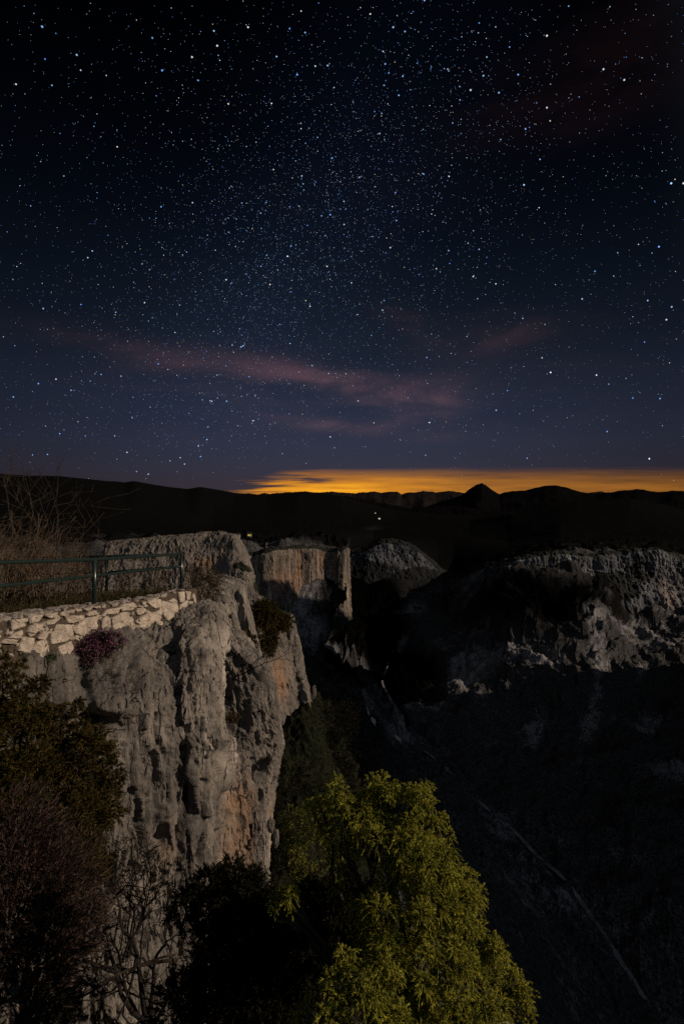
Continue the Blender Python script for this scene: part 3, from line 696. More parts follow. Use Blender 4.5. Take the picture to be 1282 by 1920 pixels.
cliff('cliff', 'pitted grey brown limestone cliff dropping away under the stone wall', [r0, r1, r2, r3, r4, r5, r6, r7, r8, r9], 620, 760, M['rock'], .24, 1.15, 2.0, pocket=1.0, frac=.38, vs=.16, lines=near_lines,
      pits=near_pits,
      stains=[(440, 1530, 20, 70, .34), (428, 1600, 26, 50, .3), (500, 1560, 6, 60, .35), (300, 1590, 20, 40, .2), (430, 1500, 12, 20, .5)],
      darks=[(200, 1290, 70, 60, .9), (330, 1230, 14, 60, .6), (424, 1300, 9, 70, .9), (455, 1250, 20, 40, .5), (300, 1260, 20, 60, .4), (352, 1250, 14, 60, .5), (345, 1500, 10, 60, .7), (486, 1440, 14, 30, .6), (270, 1470, 40, 60, .35), (372, 1560, 8, 50, .4), (455, 1400, 12, 60, .3), (510, 1420, 6, 60, .5)],  # grey rock zones, plus shade deepened in colour inside the pits
      pales=[(408, 1265, 7, 80, 1.0), (400, 1200, 8, 30, .6), (312, 1560, 7, 60, .4), (250, 1640, 40, 50, .3), (404, 1425, 7, 40, .9), (371, 1395, 3, 40, .9, .15), (398, 1330, 8, 40, .5), (498, 1570, 3, 60, .6), (385, 1210, 12, 30, .35), (425, 1490, 6, 14, .7)])  # pale streaks, and moonlit brightness painted onto the rib's right edge

cliff('cliff', 'smooth grey rock slab rising behind the end of the stone wall', [
    [(385, 1128, 22), (402, 1118, 24), (420, 1118, 25), (436, 1128, 26), (440, 1132, 30)],
    [(380, 1150, 18.5), (404, 1138, 19), (424, 1134, 20), (437, 1144, 21), (430, 1144, 27)],
    [(392, 1185, 18), (415, 1180, 18.5), (433, 1178, 19.5), (446, 1188, 20.5), (436, 1184, 27)],
    [(400, 1230, 17.8), (425, 1230, 18.2), (446, 1230, 19), (461, 1236, 20), (445, 1232, 27)],
    [(405, 1330, 17.6), (430, 1330, 18.4), (452, 1330, 19), (476, 1330, 20), (450, 1330, 27)],
    [(405, 1600, 17.6), (430, 1600, 18.4), (452, 1600, 19), (476, 1600, 20), (450, 1600, 27)]], 160, 200, M['rock'], .16, .9, 11.0, pits=[(440, 1197, 4, 8, -.4), (428, 1160, 3, 30, -.2, -.4)])
cliff('cliff', 'rounded pale rock crest beyond the slab with a dark shrub on its flank', [
    [(370, 1082, 36), (405, 1078, 36), (430, 1084, 36), (450, 1092, 37), (446, 1094, 44)],
    [(370, 1102, 26), (410, 1089, 27), (436, 1095, 27.5), (456, 1104, 28.5), (450, 1104, 38)],
    [(380, 1130, 25), (415, 1122, 25.5), (441, 1127, 26.5), (466, 1140, 27.5), (455, 1140, 38)],
    [(390, 1180, 24.5), (425, 1180, 25), (452, 1182, 26), (476, 1187, 27), (460, 1187, 38)],
    [(400, 1240, 24), (435, 1240, 25), (462, 1240, 26), (487, 1242, 27), (465, 1242, 38)],
    [(400, 1400, 24), (440, 1400, 25), (470, 1400, 26), (500, 1400, 27), (470, 1400, 38)]], 160, 200, M['rock'], .25, .6, 23.0,
    vegs=[(445, 1160, 7, 30, .5), (470, 1160, 5, 20, .3)])
cliff('cliff', 'broad pocketed grey cliff top standing behind the railing', [
    [(-260, 1122, 135), (150, 1064, 135), (205, 1026, 136), (290, 1014, 137), (340, 1011, 137), (395, 1006, 138), (440, 1010, 140), (432, 1012, 170)],
    [(-260, 1120, 112), (150, 1058, 113), (205, 1020, 115), (280, 1010, 115), (330, 1006, 116), (395, 1001, 117), (444, 1005, 118), (432, 1010, 150)],
    [(-260, 1130, 106), (150, 1080, 107), (200, 1050, 108), (285, 1040, 110), (335, 1037, 111), (398, 1034, 112), (460, 1038, 115), (446, 1038, 150)],
    [(-260, 1145, 104), (150, 1100, 105), (200, 1080, 106), (285, 1070, 108), (335, 1068, 109), (400, 1066, 110), (470, 1068, 113), (452, 1068, 150)],
    [(-260, 1170, 102), (150, 1150, 103), (200, 1120, 104), (285, 1110, 106), (335, 1108, 107), (400, 1105, 108), (480, 1108, 112), (458, 1108, 150)],
    [(-260, 1300, 100), (150, 1300, 100), (200, 1260, 100), (285, 1250, 102), (335, 1250, 102), (400, 1250, 103), (492, 1250, 108), (470, 1250, 150)]], 420, 220, M['rock_mid'], .6, .30, 31.0, pocket=.9,
    stains=[(382, 1055, 16, 8, .9), (415, 1040, 8, 20, .2)], vegs=[(457, 1066, 14, 5, .8, .4), (445, 1060, 10, 4, .7, -.4), (330, 1018, 3, 14, .6, -.3), (250, 1050, 60, 9, .35), (420, 1085, 30, 5, .6, .5), (480, 1100, 8, 20, .6)], vnoise=.16)
cliff('cliff', 'broken buff outcrop with pockets and dark bushes past the near cliff', [
    [(455, 1116, 80), (490, 1120, 80), (520, 1144, 80), (546, 1157, 81), (550, 1163, 95)],
    [(462, 1126, 55), (492, 1129, 57), (517, 1149, 59.5), (547, 1162, 63), (542, 1168, 82)],
    [(470, 1180, 53), (500, 1180, 55.5), (530, 1186, 58.5), (557, 1200, 62), (548, 1200, 82)],
    [(480, 1240, 51), (515, 1240, 54.5), (545, 1245, 58), (568, 1250, 61.5), (555, 1250, 82)],
    [(488, 1300, 50), (520, 1300, 53.5), (555, 1300, 57), (581, 1300, 60.5), (562, 1300, 82)],
    [(490, 1420, 48), (525, 1420, 51.5), (560, 1420, 55.5), (592, 1420, 60), (570, 1420, 82)]], 200, 260, M['rock_mid'], .42, .55, 43.0, pocket=1.1,
    stains=[(522, 1285, 16, 26, .9), (522, 1248, 14, 18, .5)], vegs=[(500, 1150, 22, 26, 1), (508, 1195, 14, 40, .9), (530, 1160, 14, 12, .6), (560, 1275, 10, 8, .5)], vnoise=.18)
cliff('cliff', 'far streaked cliff lit orange and brown in the gorge bend', [
    [(400, 1052, 760), (470, 1047, 760), (505, 1040, 760), (545, 1035, 795), (585, 1037, 815), (612, 1040, 830), (646, 1038, 830), (652, 1040, 950)],
    [(400, 1048, 708), (470, 1041, 709), (503, 1034, 707), (545, 1028, 740), (585, 1030, 772), (612, 1034, 792), (646, 1032, 790), (651, 1034, 900)],
    [(400, 1085, 700), (470, 1080, 700), (503, 1078, 698), (545, 1078, 732), (585, 1078, 764), (612, 1080, 784), (647, 1080, 782), (652, 1080, 900)],
    [(400, 1130, 694), (470, 1126, 694), (503, 1124, 692), (545, 1122, 726), (585, 1122, 756), (614, 1120, 776), (649, 1118, 775), (653, 1118, 900)],
    [(400, 1230, 680), (470, 1225, 680), (503, 1220, 680), (545, 1215, 705), (590, 1200, 730), (620, 1185, 748), (652, 1165, 760), (656, 1160, 900)]], 420, 200, M['rock_far'], 3.2, .035, 53.0, pocket=.9, vs=.16, flute=.45, frac=.6, topveg=True,
    stains=[(557, 1072, 7, 40, .5), (530, 1090, 26, 22, .3), (600, 1050, 8, 16, .5)],
    vegs=[(490, 1075, 14, 30, .35), (520, 1140, 60, 10, .42), (600, 1110, 22, 14, .45), (560, 1180, 60, 24, .5), (628, 1060, 18, 40, .38), (600, 1170, 40, 20, .45), (655, 1205, 50, 50, 1.0)], vnoise=.10)  # scrub patches; the last one darkens the moonlit cliff foot in colour
cliff('cliff', 'dim grey cliff band at the head of the gorge', [
    [(640, 1042, 1850), (690, 1032, 1850), (720, 1020, 1860), (765, 1027, 1860), (800, 1049, 1850), (830, 1074, 1850), (860, 1084, 1860)],
    [(640, 1037, 1745), (690, 1027, 1725), (720, 1014, 1728), (765, 1021, 1732), (800, 1044, 1738), (828, 1070, 1742), (850, 1080, 1790)],
    [(640, 1065, 1700), (690, 1055, 1690), (720, 1050, 1694), (765, 1055, 1698), (800, 1068, 1702), (832, 1083, 1706), (852, 1090, 1760)],
    [(640, 1105, 1640), (690, 1098, 1630), (720, 1095, 1640), (765, 1098, 1644), (800, 1100, 1648), (836, 1104, 1652), (856, 1108, 1700)]], 260, 90, M['rock_dim'], 5.0, .025, 61.0, topveg=True, frac=1.0, pocket=.7, vs=.4, flute=.05,
    vegs=[(690, 1085, 50, 10, .4), (655, 1070, 14, 30, .3), (740, 1102, 80, 8, .4)], vnoise=.34)
cliff('cliff', 'long dim grey cliff wall along the right side of the gorge', [
    [(930, 1063, 1200), (965, 1054, 1190), (1040, 1042, 1170), (1100, 1045, 1150), (1170, 1042, 1130), (1235, 1039, 1110), (1278, 1056, 1095), (1400, 1058, 1070), (1600, 1062, 1040)],
    [(935, 1058, 1120), (965, 1049, 1072), (1040, 1036, 1074), (1100, 1040, 1078), (1170, 1036, 1080), (1235, 1033, 1084), (1278, 1051, 1086), (1400, 1056, 1080), (1600, 1060, 1060)],
    [(935, 1070, 1100), (965, 1068, 1060), (1040, 1065, 1062), (1100, 1066, 1066), (1165, 1080, 1068), (1230, 1085, 1072), (1275, 1090, 1074), (1400, 1100, 1070), (1600, 1100, 1050)],
    [(935, 1080, 1085), (970, 1084, 1050), (1040, 1086, 1052), (1100, 1085, 1054), (1160, 1120, 1040), (1215, 1130, 1044), (1272, 1130, 1046), (1400, 1140, 1060), (1600, 1150, 1040)],
    [(935, 1095, 1050), (975, 1104, 1010), (1040, 1100, 1010), (1100, 1104, 1012), (1165, 1205, 1008), (1205, 1208, 1010), (1272, 1188, 1014), (1400, 1200, 1040), (1600, 1220, 1020)]], 460, 150, M['rock_grey'], 3.6, .035, 71.0, topveg=True, frac=1.1, pocket=.9, vs=.4, flute=.05,
    stains=[(1060, 1075, 40, 14, .6), (1250, 1120, 16, 40, .5)],
    vegs=[(1160, 1085, 50, 14, .55), (1130, 1110, 20, 20, .7), (1170, 1115, 26, 10, .7), (1200, 1060, 22, 24, .35), (1000, 1075, 12, 12, .4), (1110, 1095, 30, 10, .5), (1215, 1170, 12, 40, .6)], vnoise=.22)
cliff('slope', 'dark scrub covered ledges below the buff outcrop', [
    [(450, 1280, 64), (530, 1300, 62), (588, 1304, 64), (606, 1325, 78), (600, 1330, 95)],
    [(450, 1380, 50), (530, 1380, 52), (590, 1375, 56), (632, 1400, 72), (610, 1400, 95)],
    [(450, 1500, 42), (540, 1500, 45), (600, 1500, 50), (670, 1500, 68), (640, 1500, 95)],
    [(450, 1800, 30), (540, 1800, 34), (620, 1800, 40), (740, 1800, 56), (700, 1800, 95)]], 200, 200, M['slope'], 1.8, .25, 83.0, pocket=.2, vs=.6)

# ------------------------------------------------------------------ near ground: the slope under the viewer and the railed platform
def near_ground():
    xs = np.linspace(-9, 4.5, 150); ys = np.linspace(-4, 12, 160)
    X, Y = np.meshgrid(xs, ys)
    Z = -1.75 - 1.28 * np.maximum(Y - .4, 0) + .55 * np.maximum(-X - 2.2, 0)
    Z -= 1.1 * np.maximum(X - 1.5, 0) * np.clip(Y, 0, 1.5)
    V = np.stack([X, Y, Z], -1).reshape(-1, 3)
    V[:, 2] += .30 * fbm(V * .7, 5) - .1
    V[:, 2] = np.minimum(V[:, 2], np.where(V[:, 1] > 1, -1.16 * V[:, 1], 9))
    o = mesh_np('ground', V, gridfaces(160, 150), M['slope'], smooth=True)
    tag(o, 'steep dark ground falling away below the viewpoint', kind='structure')
    # platform behind the wall
    ys = np.linspace(4.5, 17.5, 120); f = np.linspace(0, 1, 90)
    V = []
    for y in ys:
        xr = -5.64 + (y - 10.4) * .168 - .12
        if y > 14.6: xr -= (y - 14.6) * 1.0
        for k in f:
            x = xr - 11 * k
            z = -2.06 - .0915 * (y - 8) + .10 * max(0, xr - x - 3) - max(0, y - 15) * .35
            V.append((x, y, z))
    V = np.array(V); V[:, 2] += .10 * fbm(V * 1.1, 4)
    o = mesh_np('platform_ground', V, gridfaces(120, 90), M['soil'], smooth=True)
    tag(o, 'bare earth behind the railing on top of the cliff', kind='structure')
near_ground()

# ------------------------------------------------------------------ stone wall
def wall_xy(px):
    k = (641 - px) / F
    if px <= 333: Y = 7.19 / (k + .168)
    else: Y = 13.61 + (px - 333) / 32.0 * .78
    return -k * Y, Y
_ztop = np.array([(-200, -1.66), (16, -1.87), (78, -1.95), (140, -2.03), (220, -2.19), (302, -2.38), (333, -2.40), (356, -2.44), (372, -2.47)])


def stone_wall():
    root = thing('stone_wall', (*wall_xy(180), -2.9), 'rough stone parapet wall of pale blocks and brown mortar under the green railing', 'wall')
    O = np.array(root.location)
    pxs = np.concatenate([np.linspace(-200, 330, 190), np.linspace(331, 366, 24)])
    front = np.array([wall_xy(p) for p in pxs]); zt = np.interp(pxs, _ztop[:, 0], _ztop[:, 1])
    # the free end turns round the corner and runs a little way back
    endp = np.array([[-4.62, 14.62], [-4.72, 14.80], [-4.95, 14.92], [-5.3, 14.98]])
    front = np.concatenate([front, endp]); zt = np.concatenate([zt, [-2.47, -2.47, -2.46, -2.45]])
    tn = np.gradient(front, axis=0); nr = np.stack([tn[:, 1], -tn[:, 0]], 1); nr /= np.linalg.norm(nr, axis=1)[:, None]
    rings = []
    prof = [(0, -1.5), (0, -1.1), (0, -.8), (0, -.6), (0, -.45), (0, -.32), (0, -.2), (0, -.1), (-.015, -.03), (-.06, 0), (-.14, .012), (-.22, .015), (-.3, .015), (-.38, .008), (-.45, 0), (-.48, -.05), (-.48, -.2), (-.48, -.6)]
    for off, dz in prof:
        rings.append(np.concatenate([front + nr * off, (zt + dz)[:, None]], 1))
    G = np.array(rings); V = G.reshape(-1, 3)
    V = V + np.repeat(1, len(V))[:, None] * 0
    N = gnormals(G).reshape(-1, 3)
    V = V + N * (.05 * fbm(V * 3.2, 4) + .02 * fbm(V * 11, 3))[:, None] * -1
    mesh_np('mortar_core', V - O, gridfaces(len(prof), len(front)), M['mortar'], root, smooth=True)
    z1 = lambda L: [(x * .156, 1020 + y * .156) for x, y in L]
    z2 = lambda L: [(180 + x * .156, 1020 + y * .156) for x, y in L]
    S1 = [[(120, 920), (330, 895), (340, 925), (280, 945), (275, 990), (110, 1035)], [(350, 905), (385, 865), (495, 850), (430, 945), (350, 955)], [(315, 1060), (360, 985), (490, 950), (480, 1020), (400, 1070)],
          [(100, 1130), (170, 1065), (262, 1035), (255, 1090), (205, 1135)], [(0, 1190), (60, 1140), (190, 1150), (150, 1195), (60, 1200)], [(200, 1280), (270, 1120), (410, 1140), (380, 1220), (330, 1310)],
          [(345, 1310), (420, 1200), (540, 1150), (610, 1290), (600, 1330), (540, 1410), (440, 1430), (345, 1400)], [(450, 1110), (520, 1040), (580, 1065), (530, 1155), (440, 1140)],
          [(610, 1180), (620, 1070), (660, 1000), (680, 975), (835, 980), (840, 1100), (760, 1165), (620, 1200)], [(515, 850), (690, 820), (685, 870), (590, 890), (520, 870)], [(545, 930), (720, 885), (640, 960), (550, 970)],
          [(720, 830), (885, 785), (870, 820), (730, 865)], [(795, 920), (840, 860), (985, 870), (980, 900), (860, 950), (810, 945)], [(870, 1000), (920, 980), (1010, 900), (1140, 880), (1155, 1030), (1040, 1110), (920, 1080), (870, 1040)],
          [(1020, 850), (1060, 810), (1180, 800), (1165, 845), (1040, 870)], [(1120, 760), (1190, 740), (1190, 765), (1130, 775)], [(1000, 770), (1100, 760), (1050, 800), (1005, 800)], [(1210, 730), (1260, 730), (1250, 775), (1215, 770)],
          [(1195, 870), (1270, 785), (1280, 790), (1240, 865)], [(1215, 1020), (1220, 920), (1280, 870), (1340, 920), (1340, 1000), (1280, 1020)], [(890, 780), (955, 780), (960, 805), (900, 815)],
          [(700, 1240), (850, 1170), (860, 1260), (800, 1320), (690, 1340)], [(250, 1390), (300, 1350), (340, 1400), (310, 1470), (250, 1480)], [(-260, 1000), (-40, 960), (-20, 1080), (-240, 1130)], [(-120, 1180), (-30, 1120), (-20, 1230), (-110, 1290)],
          [(-520, 1080), (-300, 1020), (-290, 1160), (-480, 1200)]]
    S2 = [[(170, 900), (330, 825), (450, 835), (455, 1040), (300, 1085), (190, 1030)], [(115, 820), (140, 790), (265, 765), (245, 840), (140, 848)], [(270, 770), (310, 725), (440, 705), (485, 750), (420, 790), (300, 805)],
          [(470, 810), (530, 770), (560, 800), (530, 850), (490, 850)], [(515, 900), (610, 840), (700, 825), (775, 885), (740, 940), (620, 1020), (515, 1000)], [(780, 730), (850, 700), (960, 710), (985, 820), (950, 870), (850, 910), (810, 860)],
          [(985, 590), (1060, 575), (1050, 690), (1000, 700)], [(1070, 575), (1130, 575), (1125, 660), (1085, 675)], [(990, 820), (1010, 730), (1090, 680), (1080, 820), (1050, 835)], [(1095, 795), (1120, 690), (1160, 690), (1150, 800)],
          [(1160, 800), (1185, 760), (1195, 800), (1175, 815)], [(605, 700), (660, 680), (680, 650), (770, 670), (765, 760), (690, 770)], [(535, 700), (590, 690), (580, 740), (545, 730)], [(860, 690), (920, 650), (980, 700), (900, 705)],
          [(1150, 620), (1190, 640), (1190, 730), (1160, 690)], [(700, 810), (760, 800), (775, 850), (730, 850)]]
    polys = [z1(s) for s in S1] + [z2(s) for s in S2]
    nbig = len(polys); rf = np.random.default_rng(77)
    for k in range(120):                       # small stones wedged between the big blocks
        fx = rf.uniform(-60, 362); yt = np.interp(fx, [-60, 16, 140, 302, 333, 362], [1172, 1160, 1143, 1122, 1110, 1108])
        fy = yt + rf.uniform(5, np.interp(fx, [-60, 200, 362], [80, 62, 40])); ra = rf.uniform(3, 7.5); rb = ra * rf.uniform(.45, .8); th = rf.normal(-.15, .5)
        m = rf.integers(5, 8)
        polys.append([(fx + ra * math.cos(a) * math.cos(th) - rb * math.sin(a) * math.sin(th), fy + ra * math.cos(a) * math.sin(th) + rb * math.sin(a) * math.cos(th)) for a in (np.arange(m) + rf.uniform(-.25, .25, m)) / m * 2 * math.pi])
    Vs, Fs = [], []
    n0 = 0
    rng = np.random.default_rng(5)
    for pi, poly in enumerate(polys):
        pts = []
        L = len(poly)
        for i in range(L):
            a, b = np.array(poly[i], float), np.array(poly[(i + 1) % L], float)
            m = max(2, int(np.linalg.norm(b - a) / 3.0) + 1)
            for k in range(m): pts.append(a + (b - a) * k / m)
        pts = np.array(pts); c = pts.mean(0); n = len(pts)
        pts = np.roll(pts, 0, 0) * .8 + .1 * np.roll(pts, 1, 0) + .1 * np.roll(pts, -1, 0)
        pts = c + (pts - c) * 1.10 + rng.normal(0, .22, pts.shape)
        depth = (.035 + .02 * rng.random()) if pi < nbig else (.012 + .014 * rng.random())
        ringspec = [(1.0, -.06), (1.0, depth * .45), (.95, depth * .8), (.86, depth), (.6, depth * 1.1), (.3, depth * 1.12)]
        tilt = rng.normal(0, .003, 2)
        idx = []
        for (s, off) in ringspec:
            ring = []
            for q in pts:
                w = c + (q - c) * s
                x, y = wall_xy(w[0]); z = (960 - w[1]) / F * y
                nv = np.array([.986, -.166, 0]) if w[0] < 333 else np.array([.93, -.36, 0])
                rough = .007 * rng.normal() if off > 0 else 0
                p = np.array([x, y, z]) + nv * (off + rough + (tilt[0] * (w[0] - c[0]) + tilt[1] * (w[1] - c[1])) * .5)
                ring.append(p)
            Vs += ring; idx.append(np.arange(n0, n0 + n)); n0 += n
        x, y = wall_xy(c[0]); Vs.append(np.array([x, y, (960 - c[1]) / F * y]) + np.array([.986, -.166, 0]) * depth * 1.12); ci = n0; n0 += 1
        for a, b in zip(idx[:-1], idx[1:]):
            for i in range(n): j = (i + 1) % n; Fs.append((a[i], a[j], b[j], b[i]))
        a = idx[-1]
        for i in range(n): j = (i + 1) % n; Fs.append((a[i], a[j], ci, ci))
    me = bpy.data.meshes.new('stones'); me.from_pydata([tuple(v - O) for v in Vs], [], [tuple(dict.fromkeys(f)) for f in Fs]); me.update()
    link('stones', me, M['stone'], root)
    # flat coping stones bedded along the wall's top
    Vs, Fs = [], []; n0 = 0
    for i in range(150):
        px = rng.uniform(-150, 360); x, y = wall_xy(px); zt_ = np.interp(px, _ztop[:, 0], _ztop[:, 1])
        off = -rng.uniform(.06, .44); c = np.array([x + .986 * off, y - .166 * off, zt_ + .008])
        n = 9; ra, rb = rng.uniform(.07, .17), rng.uniform(.05, .10); th = rng.normal(0, .4) + math.pi / 2 - .17
        h = rng.uniform(.012, .045)
        base = []
        for s, dz in ((1.05, -.04), (1.0, h * .6), (.8, h)):
            for k in range(n):
                a = 2 * math.pi * k / n; rr = 1 + .22 * rng.normal()* (.5 if dz < 0 else 1)
                u, v = ra * rr * math.cos(a) * s, rb * rr * math.sin(a) * s
                Vs.append(c + np.array([u * math.cos(th) - v * math.sin(th), u * math.sin(th) + v * math.cos(th), dz + .006 * rng.normal()]))
            base.append(n0); n0 += n
        for b0, b1 in zip(base[:-1], base[1:]):
            for k in range(n): j = (k + 1) % n; Fs.append((b0 + k, b0 + j, b1 + j, b1 + k))
        Fs.append(tuple(range(base[-1], base[-1] + n)))
    me = bpy.data.meshes.new('coping'); me.from_pydata([tuple(v - O) for v in Vs], [], Fs); me.update()
    link('coping', me, M['coping'], root)
stone_wall()

# ------------------------------------------------------------------ tubes, railing
def tube_mesh(paths, sides=8):
    """paths: list of (points (n,3), radius or radii) -> V, F with end caps"""
    Vs, Fs = [], []; n0 = 0
    for pts, r in paths:
        pts = np.asarray(pts, float); n = len(pts); r = np.broadcast_to(r, (n,))
        tn = np.gradient(pts, axis=0); tn /= np.linalg.norm(tn, axis=1)[:, None] + 1e-9
        ref = np.where(np.abs(tn[:, 2:3]) > .9, [[1.0, 0, 0]], [[0, 0, 1.0]])
        a = np.cross(tn, ref); a /= np.linalg.norm(a, axis=1)[:, None] + 1e-9; b = np.cross(tn, a)
        ang = np.arange(sides) / sides * 2 * math.pi
        ring = pts[:, None] + r[:, None, None] * (np.cos(ang)[None, :, None] * a[:, None] + np.sin(ang)[None, :, None] * b[:, None])
        Vs.append(ring.reshape(-1, 3))
        for i in range(n - 1):
            for k in range(sides):
                j = (k + 1) % sides; o = n0 + i * sides
                Fs.append((o + k, o + sides + k, o + sides + j, o + j))
        Fs.append(tuple(n0 + k for k in range(sides))); Fs.append(tuple(n0 + (n - 1) * sides + k for k in range(sides))[::-1])
        n0 += n * sides
    return np.concatenate(Vs), Fs


def tube_obj(name, paths, mat, parent, sides=10, origin=None):
    V, Fs = tube_mesh(paths, sides)
    O = np.array(parent.location) if origin is None else np.asarray(origin)
    me = bpy.data.meshes.new(name); me.from_pydata([tuple(v - O) for v in V], [], Fs); me.update()
    me.polygons.foreach_set('use_smooth', [len(p.vertices) == 4 for p in me.polygons])
    return link(name, me, mat, parent)


def railing():
    c_top = P(340, 1039, 14.2); f_top = P(177, 1049, 10.4); l_top = P(0, 1055, 8.05)
    root = thing('railing', P(340, 1100, 14.2), 'dark green painted tube railing with two rails along the stone wall', 'railing')
    ll = l_top + (l_top - f_top) * .9
    tube_obj('top_rail', [([ll, l_top, f_top, c_top], .037)], M['green_paint'], root, 12)
    tube_obj('top_rail', [([c_top, P(200, 1043, 14.6), P(60, 1046, 15.0)], .037)], M['green_paint'], root, 12)
    c_mid = P(340, 1062, 14.2); f_mid = P(177, 1079.5, 10.4); l_mid = P(0, 1099, 8.05)
    tube_obj('mid_rail', [([l_mid + (l_mid - f_mid) * .9, l_mid, f_mid, c_mid], .032)], M['green_paint'], root, 12)
    tube_obj('mid_rail', [([c_mid, P(200, 1073, 14.6), P(60, 1077, 15.0)], .032)], M['green_paint'], root, 12)
    for top, bot in ((c_top, P(340, 1108, 14.2)), (f_top, P(177, 1142, 10.4)), (P(200, 1043, 14.6), P(200, 1125, 14.6)), (ll, ll - np.array([0, 0, 1.2])), (P(60, 1046, 15.0), P(60, 1130, 15.0))):
        tube_obj('post', [([[top[0], top[1], bot[2]], [top[0], top[1], top[2] + .005]], .046)], M['green_paint'], root, 14)
railing()

# ------------------------------------------------------------------ vegetation
def sprays(rng, C, D, L, droop, K, leafL, leafW, fwd=.7, spread=.7):
    """leafy sprays: C, D (N,3), L (N,) -> triangles"""
    N = len(C)
    s = (np.arange(K)[None] + rng.random((N, K))) / K
    p = C[:, None] + D[:, None] * (L[:, None] * s)[..., None]
    p[..., 2] -= droop * L[:, None] * s ** 2
    tn = D[:, None] + np.array([0, 0, -1.0]) * (2 * droop * s)[..., None]
    tn /= np.linalg.norm(tn, axis=2, keepdims=True)
    rnd = rng.normal(size=(N, K, 3)); rnd /= np.linalg.norm(rnd, axis=2, keepdims=True)
    d = tn * fwd + rnd * spread; d /= np.linalg.norm(d, axis=2, keepdims=True)
    w = np.cross(d, rng.normal(size=(N, K, 3))); w /= np.linalg.norm(w, axis=2, keepdims=True)
    ll = leafL * (.6 + .8 * rng.random((N, K))) * (1.1 - .5 * s)
    a = p - w * leafW * .5; b = p + w * leafW * .5; c = p + d * ll[..., None]
    V = np.stack([a, b, c], 2).reshape(-1, 3)
    return V, np.arange(len(V)).reshape(-1, 3)


def unit(v): return v / (np.linalg.norm(v, axis=-1, keepdims=True) + 1e-9)


def lumps_to_sprays(rng, lumps, n_per, up=.5, out=1.0, jit=.5, shell=.55, bias=(0, 0, 0), sub=0):
    """lumps: (centre (3,), radius, weight)"""
    Cs, Ds, Ls = [], [], []
    fine = []
    for c, r, w in lumps:
        if not sub: fine.append((c, r, w)); continue
        for k in range(sub):
            dd = unit(rng.normal(size=3) + np.array([0, 0, .3])); rr = r * rng.uniform(.28, .50)
            fine.append((np.asarray(c) + dd * r * rng.uniform(.55, .95), rr, w * rng.uniform(.5, 1.3)))
    for c, r, w in fine:
        n = max(3, int(n_per * w * (r ** 2)))
        d = unit(rng.normal(size=(n, 3)))
        rad = r * (shell + (1 - shell) * rng.random(n)) * (1 + .25 * pn(np.asarray(c) * 3 + d * 1.7))
        Cs.append(np.asarray(c) + d * rad[:, None] * np.array([1, 1, .95]) * .8)
        Ds.append(unit(d * out + np.array([0, 0, up]) + np.array(bias) + rng.normal(size=(n, 3)) * jit))
        Ls.append(r * .55 * (.5 + rng.random(n)))
    return np.concatenate(Cs), np.concatenate(Ds), np.concatenate(Ls)


def limb(rng, a, b, sag=.12, n=7, wob=.06):
    a, b = np.asarray(a, float), np.asarray(b, float); L = np.linalg.norm(b - a)
    t = np.linspace(0, 1, n)[:, None]
    p = a + (b - a) * t; p[:, 2] += -sag * L * np.sin(t[:, 0] * math.pi) * .6
    p[1:-1] += rng.normal(size=(n - 2, 3)) * wob * L * .5
    return p


def plant(name, label, cat, base, lumps_px, mat, bark, n_per, K, leafL, leafW, up=.5, droop=.25, jit=.5, fwd=.7, spread=.7, seed=1, group=None, shell=.55, out=1.0,
          trunk_r=.06, maxL=9.0, leafname='foliage', stemname='trunk', bias=(0, 0, 0), Lmul=1.0, sub=0):
    """lumps_px: (px, py, radius_px, depth[, weight])"""
    rng = np.random.default_rng(seed)
    base = np.asarray(base, float)
    root = thing(name, base, label, cat, group)
    lumps = []
    for l in lumps_px:
        px, py, rp, Y = l[:4]; w = l[4] if len(l) > 4 else 1.0
        lumps.append((P(px, py, Y), rp / F * Y, w))
    C, D, L = lumps_to_sprays(rng, lumps, n_per, up, out, jit, shell, bias, sub)
    L = np.minimum(L * Lmul, maxL)
    V, Fc = sprays(rng, C, D, L, droop, K, leafL, leafW, fwd, spread)
    mesh_np(leafname, V - base, Fc, mat, root)
    paths = []
    cen = np.mean([l[0] for l in lumps], axis=0)
    fork = base + (cen - base) * .45
    paths.append((limb(rng, base - np.array([0, 0, .15]), fork, 0, 7, .05), np.linspace(trunk_r, trunk_r * .7, 7)))
    for c, r, w in lumps:
        paths.append((limb(rng, fork, c, .1, 7, .08), np.linspace(trunk_r * .6, trunk_r * .12, 7)))
        for k in range(3):
            e = c + unit(rng.normal(size=3)) * r * .7
            paths.append((limb(rng, c - (c - fork) * .2, e, .05, 5, .08), np.linspace(trunk_r * .2, trunk_r * .05, 5)))
    tube_obj(stemname, paths, bark, root, 6)
    return root


